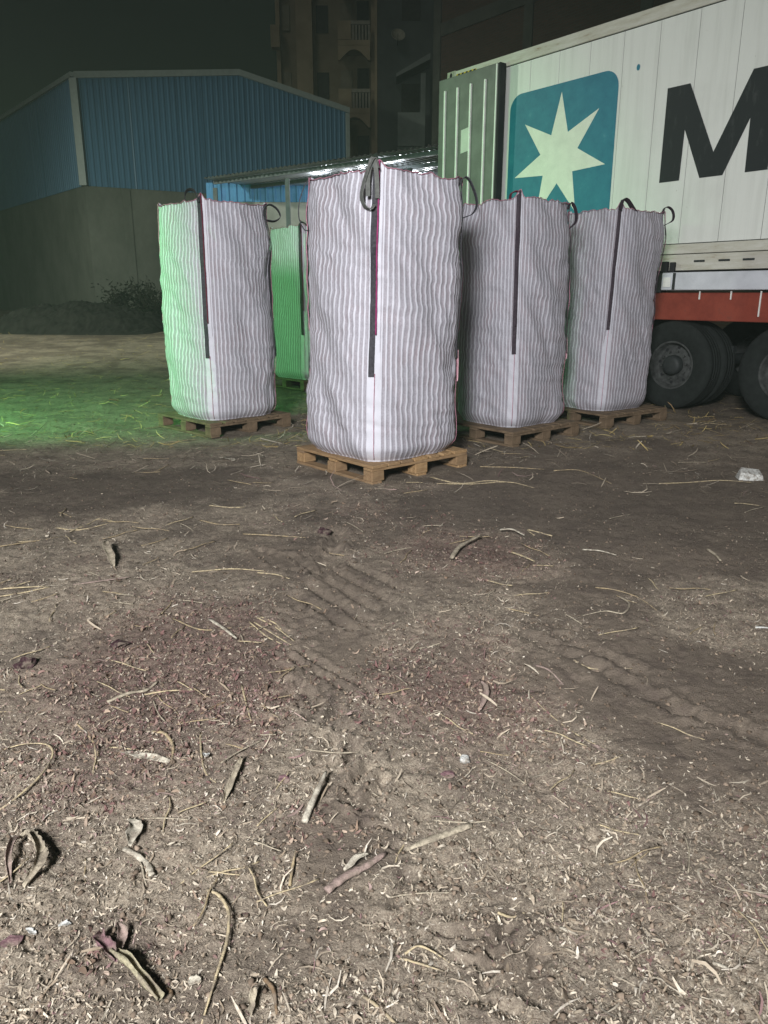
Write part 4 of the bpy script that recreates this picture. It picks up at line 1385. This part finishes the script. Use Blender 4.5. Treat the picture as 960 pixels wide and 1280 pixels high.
def slab(p, q, t, z0p, z1p, z0q, z1q, nrm):
    """upright slab from p to q, thickness t behind the face"""
    vs_ = []
    for a, z0, z1 in ((p, z0p, z1p), (q, z0q, z1q)):
        for off in (0, -t):
            b = a + nrm * off
            vs_ += [(b.x, b.y, z0), (b.x, b.y, z1)]
    fs_ = [(0, 4, 5, 1), (2, 3, 7, 6), (1, 5, 7, 3), (0, 2, 6, 4), (0, 1, 3, 2), (4, 6, 7, 5)]
    return MB().add(vs_, fs_)


slab(A_, B_, 0.3, -0.5, WT - 0.003, -0.5, WT - 0.003, gn).build('block_wall', M_wall, shed)
slab(A_ - gv * 0.0, A_ + lv * LL, 0.3, -0.5, WT - 0.005, -0.5, WT - 0.005, ln).build('block_wall', M_wall, shed)
for u in (1.3, 6.2, 10.5):
    slab(A_ + gv * u + gn * 0.04, A_ + gv * (u + 0.3) + gn * 0.04, 0.04, -0.5, WT - 0.05, -0.5, WT - 0.05, gn).build('pilaster', M_wall, shed)
tr_ = lambda p, q, za, zb, h, nn, nm='edge_trim': slab(p + nn * 0.12, q + nn * 0.12, 0.18, za - h, za + 0.05, zb - h, zb + 0.05, nn).build(nm, M_trim, shed)
tr_(A_, rp, ET, RT, 0.16, gn)
tr_(rp, B_, RT, ET, 0.16, gn)
tr_(A_, A_ + lv * LL, ET - 0.003, ET - 0.003, 0.10, ln)
MB().box(A_.x - 0.13, A_.x + 0.13, A_.y - 0.15, A_.y + 0.11, WT, ET - 0.16).build('corner_trim', M_trim, shed)
slab(B_ - gv * 0.16 + gn * 0.1, B_ + gn * 0.1, 0.1, WT, ET - 0.17, WT, ET - 0.17, gn).build('corner_trim', M_trim, shed)
C_ = A_ + lv * LL; Dd = B_ + lv * LL; rb = rp + lv * LL
for p, q, p2, q2, za, zb in ((A_, rp, C_, rb, ET, RT), (rp, B_, rb, Dd, RT, ET)):
    b = MB()
    b.add([(p.x, p.y, za + 0.03), (q.x, q.y, zb + 0.03), (q2.x, q2.y, zb + 0.03), (p2.x, p2.y, za + 0.03),
           (p.x, p.y, za - 0.03), (q.x, q.y, zb - 0.03), (q2.x, q2.y, zb - 0.03), (p2.x, p2.y, za - 0.03)],
          [(0, 1, 2, 3), (7, 6, 5, 4), (0, 4, 5, 1), (1, 5, 6, 2), (2, 6, 7, 3), (3, 7, 4, 0)])
    b.build('roof', M_roofm, shed)

# dark heap before the shed wall
def heap(px0, px1, D, h, label, seed):
    a, b = at_d(px0, 400, D), at_d(px1, 400, D)
    n_, m_ = 220, 90
    u = np.linspace(0, 1, n_); v = np.linspace(-1, 1, m_)
    U, V = np.meshgrid(u, v, indexing='ij')
    X = a.x + (b.x - a.x) * U
    Y = D + V * 2.6
    prof = np.clip(np.sin(PI * np.clip(U, 0, 1)), 0, 1) ** 0.75 * np.clip(1 - V ** 2, 0, 1) ** 0.8
    Z = h * prof * (0.9 + 0.22 * fbm(X * 0.6 + seed, Y * 0.6, 3)) + 0.22 * prof ** 0.5 * fbm(X * 3 + seed, Y * 3, 4, 0.65) + gz(X.ravel(), Y.ravel(), False).reshape(X.shape) - 0.05
    co = np.stack([X, Y, Z], -1).reshape(-1, 3)
    idx = np.arange(n_ * m_).reshape(n_, m_)
    q = np.stack([idx[:-1, :-1], idx[1:, :-1], idx[1:, 1:], idx[:-1, 1:]], -1).reshape(-1, 4)
    me = bpy.data.meshes.new('soil_heap')
    me.from_pydata(co.tolist(), [], q.tolist())
    me.polygons.foreach_set('use_smooth', [True] * len(me.polygons))
    me.materials.append(plain('dark_compost', (0.020, 0.020, 0.017), 0.95, var=0.4, sc=4, bump=0.8))
    return tag(link('soil_heap', me), label, 'heap')


heap(-10, 215, 25.0, 0.95, 'long low heap of dark compost lying before the grey shed wall', 3)

# dry shrubs against the wall
M_stem = plain('dry_stem', (0.030, 0.028, 0.020), 0.9, var=0.4)
M_leaf = plain('dull_leaf', (0.015, 0.017, 0.011), 0.8, var=0.4, bump=0)


def shrub(px, D, h, seed, label):
    rr = random.Random(seed)
    p = at_d(px, 390, D)
    base = Vector((p.x, p.y, float(gz(np.array([p.x]), np.array([p.y]), False)[0])))
    root = empty('dry_shrub', base, 0, label, 'shrub', 'dry shrubs along the shed wall')
    b, lf = MB(), MB()
    for i in range(26):
        az, sp_ = rr.uniform(0, 2 * PI), rr.uniform(0.1, 0.55)
        hh = h * rr.uniform(0.55, 1.0)
        pts = [Vector((0.3 * rr.uniform(-1, 1), 0.2 * rr.uniform(-1, 1), 0))]
        for t in (0.35, 0.7, 1.0):
            pts.append(pts[0] + Vector((math.cos(az) * sp_ * t * t * 1.4 + rr.uniform(-.05, .05), math.sin(az) * sp_ * t * t * 1.4, hh * t)))
        b.tube(pts, [0.022, 0.017, 0.012, 0.005], 4)
        for j in range(24):
            t = rr.uniform(0.15, 1)
            q = pts[0].lerp(pts[-1], t) + Vector((rr.gauss(0, 0.16), rr.gauss(0, 0.16), rr.gauss(0, 0.12)))
            d1 = Vector((rr.gauss(0, 1), rr.gauss(0, 1), rr.gauss(0, 0.7))).normalized() * rr.uniform(0.05, 0.12)
            d2 = d1.cross(Vector((rr.gauss(0, 1), rr.gauss(0, 1), 1))).normalized() * 0.03
            lf.add([q - d1, q + d2, q + d1, q - d2], [(0, 1, 2, 3)])
    b.build('stem', M_stem, root, fix=False)
    tag(lf.build('foliage', M_leaf, root, fix=False), kind='stuff')


shrub(145, 27.5, 1.35, 1, 'dry shrub with a gap at its middle behind the compost heap')
shrub(180, 28.0, 1.6, 2, 'denser dry shrub touching the edge of the green lit bag')
shrub(196, 27.0, 1.3, 3, 'low dry shrub half hidden by the green lit bag')

# ================================================================== CANOPY SHED
M_gal = Mat('galvanised_sheet', 0.34, 0.75, 0.5)
M_gal.color(M_gal.ramp(M_gal.noise(2, 5), [(0.3, (0.30, 0.32, 0.34)), (0.7, (0.46, 0.48, 0.50))]))
M_gal = M_gal.m
M_purlin = plain('purlin_steel', (0.10, 0.11, 0.12), 0.5, 0.2)
M_blue2 = plain('bright_blue_cladding', (0.075, 0.22, 0.42), 0.5, var=0.12)
M_wall2 = plain('canopy_grey_wall', (0.26, 0.25, 0.235), 0.85, var=0.2, sc=2)
can = empty('canopy_shed', (0, 0, 0), 0, 'open lean-to with lit corrugated metal roof behind the bulk bags', 'canopy')
E0 = Vector((-4.3, 20.5, 0)); E1 = Vector((1.9, 15.6, 0))
ev = (E1 - E0).normalized(); en = Vector((-ev.y, ev.x, 0))       # inwards, away from the yard
if en.y < 0: en = -en
EL = (E1 - E0).length
ROOF_H, BACK = 4.0, 7.5
DROP = -0.02
nsh = 9
for i in range(nsh):
    u0, u1 = EL * i / nsh + 0.004, EL * (i + 1) / nsh - 0.004
    vs_, fs_ = [], []
    k = 0
    us = np.arange(u0, u1 + 1e-6, (u1 - u0) / 24)
    for j, u in enumerate(us):
        z = ROOF_H + 0.10 + (0.03 if j % 4 in (1, 2) else 0.0)
        a = E0 + ev * u - en * 0.25; c = E0 + ev * u + en * BACK
        vs_ += [(a.x, a.y, z), (c.x, c.y, z + DROP * BACK)]
    for j in range(len(us) - 1):
        fs_.append((2 * j, 2 * j + 2, 2 * j + 3, 2 * j + 1))
    MB().add(vs_, fs_).build('roof_sheet', M_gal, can, fix=False)
for i in range(8):
    dd = 0.05 + i * 1.02
    a, c = E0 + en * dd, E1 + en * dd
    zc = ROOF_H + DROP * dd
    vs_ = []
    for p in (a, c):
        for o1, z in ((0, zc - 0.0), (0.05, zc - 0.0), (0.05, zc + 0.085), (0, zc + 0.085)):
            q = p + en * o1
            vs_.append((q.x, q.y, z))
    MB().add(vs_, [(0, 1, 5, 4), (1, 2, 6, 5), (2, 3, 7, 6), (3, 0, 4, 7), (0, 3, 2, 1), (4, 5, 6, 7)]).build('purlin', M_purlin, can)
for u in (0.0, 2.55, 5.4, EL - 0.15):
    for dd in (0.1, BACK - 0.3):
        p = E0 + ev * u + en * dd
        MB().box(p.x - 0.05, p.x + 0.05, p.y - 0.05, p.y + 0.05, 0.0, ROOF_H - 0.08 + DROP * dd).build('post', M_purlin, can)
# wall behind: grey below, a strip of blue sheeting above
wa, wb = Vector((-4.6, 21.2, 0)), Vector((6.5, 21.6, 0))
wv = (wb - wa).normalized(); wn = Vector((wv.y, -wv.x, 0))
slab(wa, wb, 0.2, -0.2, 3.66, -0.2, 3.66, wn).build('grey_wall', M_wall2, can)
wl = (wb - wa).length
for i in range(9):
    clad('cladding_sheet', wa, wv, wl * i / 9 + 0.005, wl * (i + 1) / 9 - 0.005, lambda u: 3.665, lambda u: 4.12, wn, M_blue2, can, per=0.2)
# fluorescent tubes under the roof
M_tube = Mat('lit_tube', 0.4)
M_tube.b.inputs['Emission Color'].default_value = (0.93, 0.97, 1.0, 1)
M_tube.b.inputs['Emission Strength'].default_value = 14.0
M_tube = M_tube.m
tl_labels = ['lit lamp tube nearest the blue shed under the canopy roof', 'lit lamp tube over the frontmost bag under the canopy roof', 'lit lamp tube nearest the open container door under the canopy roof', 'deepest lit lamp tube under the canopy roof']
for i, (px, D) in enumerate(((408, 19.6), (452, 19.3), (500, 18.0), (535, 19.4))):
    X = (px - 480) / 1040 * D
    tz = ROOF_H - 0.16
    t_ = empty('tube_lamp', (X, D, tz), math.atan2(ev.y, ev.x), tl_labels[i], 'lamp', 'lamps under the canopy roof')
    MB().box(-0.32, 0.32, -0.03, 0.03, 0.03, 0.14).build('housing', M_purlin, t_)
    MB().tube([(-0.3, 0, 0), (0.3, 0, 0)], 0.018, 8).build('tube', M_tube, t_, True)
    ld = bpy.data.lights.new('tube_light', 'POINT'); ld.energy = 26; ld.color = (0.93, 0.97, 1.0); ld.shadow_soft_size = 0.05
    lo = bpy.data.objects.new('tube_light', ld); COL.objects.link(lo); lo.parent = t_; lo.location = (0, 0, -0.08)

# ================================================================== FAR BUILDINGS
M_tan = plain('tan_render', (0.235, 0.195, 0.130), 0.9, var=0.3, sc=0.5)
M_tan2 = plain('pale_tan_render', (0.34, 0.275, 0.18), 0.9, var=0.25, sc=0.7)
M_slate = plain('slate_render', (0.085, 0.095, 0.093), 0.9, var=0.25, sc=0.5)
M_pgrey = plain('pale_grey_render', (0.20, 0.22, 0.21), 0.9, var=0.25, sc=0.7)
M_glass = plain('dark_glass', (0.05, 0.05, 0.045), 0.2, var=0.2, bump=0)
M_shut = plain('window_shutter', (0.21, 0.19, 0.135), 0.7, var=0.2, sc=2)
M_balu = plain('balustrade_white', (0.30, 0.285, 0.23), 0.8, var=0.2)
M_conc = plain('raw_concrete', (0.065, 0.065, 0.058), 0.9, var=0.3, sc=1)
M_brick = Mat('bare_red_brick', 0.9)
_br = M_brick.n('ShaderNodeTexBrick')
_br.inputs['Color1'].default_value = (0.085, 0.046, 0.036, 1)
_br.inputs['Color2'].default_value = (0.060, 0.036, 0.029, 1)
_br.inputs['Mortar'].default_value = (0.065, 0.055, 0.048, 1)
_br.inputs['Scale'].default_value = 1.0
_br.inputs['Mortar Size'].default_value = 0.012
_br.inputs['Brick Width'].default_value = 0.25
_br.inputs['Row Height'].default_value = 0.075
_mp = M_brick.n('ShaderNodeMapping'); _mp.inputs['Rotation'].default_value = (R(90), 0, 0)
_tc = M_brick.n('ShaderNodeTexCoord')
M_brick.l(_tc.outputs['Object'], _mp.inputs[0]); M_brick.l(_mp.outputs[0], _br.inputs['Vector'])
M_brick.color(M_brick.mix(M_brick.ramp(M_brick.noise(0.6, 5), [(0.3, 0.0), (0.8, 0.6)]), _br.outputs['Color'], (0.05, 0.035, 0.03)))
M_brick = M_brick.m

DF = 46.0
wx = lambda px, D=DF: (px - 480) / 1070.0 * D
zy = lambda py, D=DF: at_d(480, py, D).z
apt = empty('apartment_block', (wx(345), DF, 0), 0, 'tan apartment block with white balcony balustrades behind the blue shed', 'building')
ox = wx(345)
lx_ = lambda px: wx(px) - ox
MB().box(lx_(345), lx_(469), 0.6, 9, 0, 19.0).build('wall', M_tan, apt)
MB().box(lx_(371), lx_(391), -0.1, 0.6, 0, 19.0).build('column', M_tan2, apt)
MB().box(lx_(464), lx_(469), -0.6, 0.6, 0, 19.0).build('edge_column', M_tan2, apt)
MB().box(lx_(345), lx_(350), 0.3, 0.6, 0, 19.0).build('edge_column', M_tan2, apt)
for fl, (yt, yb) in enumerate(((-58, -34), (27, 50), (112, 135), (197, 220))):
    zt, zb = zy(yt, DF - 1.1), zy(yb, DF - 1.1)
    bx0, bx1 = lx_(424), lx_(463)
    sl_ = MB().box(bx0, bx1, -1.2, 0.6, zb - 0.26, zb - 0.02)
    n_ = 12
    ring = [(bx0, zb - 0.26), (bx1, zb - 0.26), (bx1, zb - 0.95)] + [(bx1 - 0.10 - (bx1 - bx0 - 0.2) * i / n_, zb - 0.95 + 0.5 * math.sin(PI * i / n_)) for i in range(n_ + 1)] + [(bx0, zb - 0.95)]
    bal = sl_.build('balcony', M_tan2, apt)
    ar = MB().prism(ring, -1.18, -1.0, mp)
    ar.build('arch', M_tan2, bal)
    MB().box(bx0, lx_(440), -1.2, -1.05, zb, zt + 0.02).build('parapet', M_tan2, bal)
    MB().box(lx_(440) + 0.003, bx1, -1.2, -1.05, zt - 0.14, zt + 0.02).build('handrail', M_balu, bal)
    for i in range(6):
        xx = lx_(441.5) + i * (bx1 - lx_(441.5)) / 5.6
        MB().box(xx, xx + 0.09, -1.17, -1.08, zb + 0.0, zt - 0.145).build('baluster', M_balu, bal)
    dw = MB().box(lx_(425), lx_(440), 0.52, 0.6, zb, zb + 2.2).build('balcony_door', M_shut, apt)
    wn_ = MB().box(lx_(446), lx_(461), 0.53, 0.6, zb, zb + 2.3).build('window', M_glass, apt)
    MB().box(lx_(395), lx_(410), 0.54, 0.6, zb + 0.8, zb + 2.1).build('window', M_glass, apt)
    MB().box(lx_(353), lx_(362), 0.5, 0.6, zb + 0.9, zb + 2.1).build('window', M_shut, apt)
    MB().box(lx_(340), lx_(351), -0.3, 0.29, zb - 0.1, zb + 0.95).build('side_balcony', M_tan2, apt)

DS = 44.0
sx = lambda px: (px - 480) / 1070.0 * DS
slt = empty('narrow_block', (sx(470), DS, 0), 0, 'narrow slate grey building with a jutting balcony beside bare brickwork', 'building')
ox2 = sx(470)
l2 = lambda px: sx(px) - ox2
MB().box(0, l2(541), 0, 9, 0, 20.0).build('wall', M_slate, slt)
MB().box(-0.05, 0.06, -0.08, 0.0, 0, 20.0).build('downpipe', M_tan2, slt)
for yt in (-10, 105):
    MB().box(l2(502), l2(525), -0.04, 0.0, zy(yt + 36, DS), zy(yt, DS)).build('window', M_glass, slt)
# balcony: parapet, post and tilted slab over it
bl = MB().box(l2(497), l2(531), -1.3, -1.12, zy(183, DS - 1.2), zy(141, DS - 1.2)).build('balcony', M_pgrey, slt)
MB().box(l2(497), l2(531), -1.1, 0.0, zy(183, DS - 1.2) - 0.2, zy(183, DS - 1.2)).build('floor_slab', M_pgrey, bl)
MB().box(l2(525), l2(531), -1.3, -1.12, zy(141, DS - 1.2), zy(92, DS - 1.2)).build('post', M_pgrey, bl)
z0_, z1_ = zy(98, DS - 1.2), zy(76, DS - 1.2)
MB().prism([(l2(495), z0_), (l2(536), z1_), (l2(536), z1_ + 0.28), (l2(495), z0_ + 0.16)], -1.5, -0.003, mp).build('canopy_slab', M_pgrey, bl)

dish = empty('satellite_dish', (sx(497), DS - 0.45, zy(50, DS)), 0, 'pale satellite dish on the slate grey building wall', 'satellite dish')
prof = [(0.34 * i / 6, 0.16 * (i / 6) ** 2) for i in range(7)]
d_ = MB().lathe([(r, z) for r, z in prof] + [(0.36, 0.165), (0.34, 0.185)] + [(r, z + 0.02) for r, z in prof[::-1]], 20, axis='z').build('reflector', M_balu, dish, True, rot=(R(62), 0, R(10)))
MB().tube([(0, 0.42, -0.25), (0, 0.1, -0.1), (0, 0, 0)], 0.03, 6).build('bracket', M_dark, dish)
MB().tube([(0, 0, -0.25), (0, -0.35, 0.05)], 0.015, 6).build('feed_arm', M_dark, dish)

# bare-brick block with concrete frame, parallel to the container
BO = Vector((1.72, 30.0, 0))
brk = empty('brick_building', BO, CRZ, 'unplastered brick building with concrete frame rising behind the container', 'building')
BLEN = 22.0
cols = [0.0, 4.2, 8.4, 12.6, 16.8, 21.6]
floors = [0.0, 3.4, 6.75, 10.1, 13.45, 16.8]
MB().box(0.2, BLEN - 0.2, 0.30, 8, 0, 17.0).build('core', M_brick, brk)
for i in range(len(cols) - 1):
    for j in range(len(floors) - 1):
        x0, x1 = cols[i] + 0.353, cols[i + 1] - 0.003
        z0, z1 = floors[j] + 0.203, floors[j + 1] - 0.203
        if (i + j) % 3 == 1:
            xm = (x0 + x1) / 2
            f = MB().box(x0, xm - 0.6, 0.06, 0.28, z0, z1).box(xm + 0.6, x1, 0.06, 0.28, z0, z1).box(xm - 0.597, xm + 0.597, 0.06, 0.28, z0, z0 + 0.9).box(xm - 0.597, xm + 0.597, 0.06, 0.28, z1 - 0.5, z1).build('brick_infill', M_brick, brk)
            MB().box(xm - 0.59, xm + 0.59, 0.2, 0.29, z0 + 0.905, z1 - 0.505).build('window', M_glass, brk)
        else:
            MB().box(x0, x1, 0.06, 0.28, z0, z1).build('brick_infill', M_brick, brk)
for x in cols:
    MB().box(x, x + 0.35, 0.0, 0.27, 0, 17.0).build('concrete_column', M_conc, brk)
for z in floors[1:]:
    for i in range(len(cols) - 1):
        MB().box(cols[i] + 0.352, cols[i + 1] - 0.002, 0.012, 0.27, z - 0.2, z + 0.2).build('concrete_beam', M_conc, brk)

# ================================================================== HAZE, added to imitate a milky lens veil
hz_ = MB().box(-116, 116, -30, 170, -1.6, 24.5).mesh('haze', None)
hm = bpy.data.materials.new('lens_veil_haze')
hm.use_nodes = True
ht = hm.node_tree
ht.nodes.clear()
ho = ht.nodes.new('ShaderNodeOutputMaterial')
hv = ht.nodes.new('ShaderNodeVolumePrincipled')
hv.inputs['Color'].default_value = (0.75, 0.95, 0.82, 1)
hv.inputs['Density'].default_value = 0.0018
ht.links.new(hv.outputs[0], ho.inputs['Volume'])
hz_.materials.append(hm)
tag(link('haze', hz_), kind='stuff')
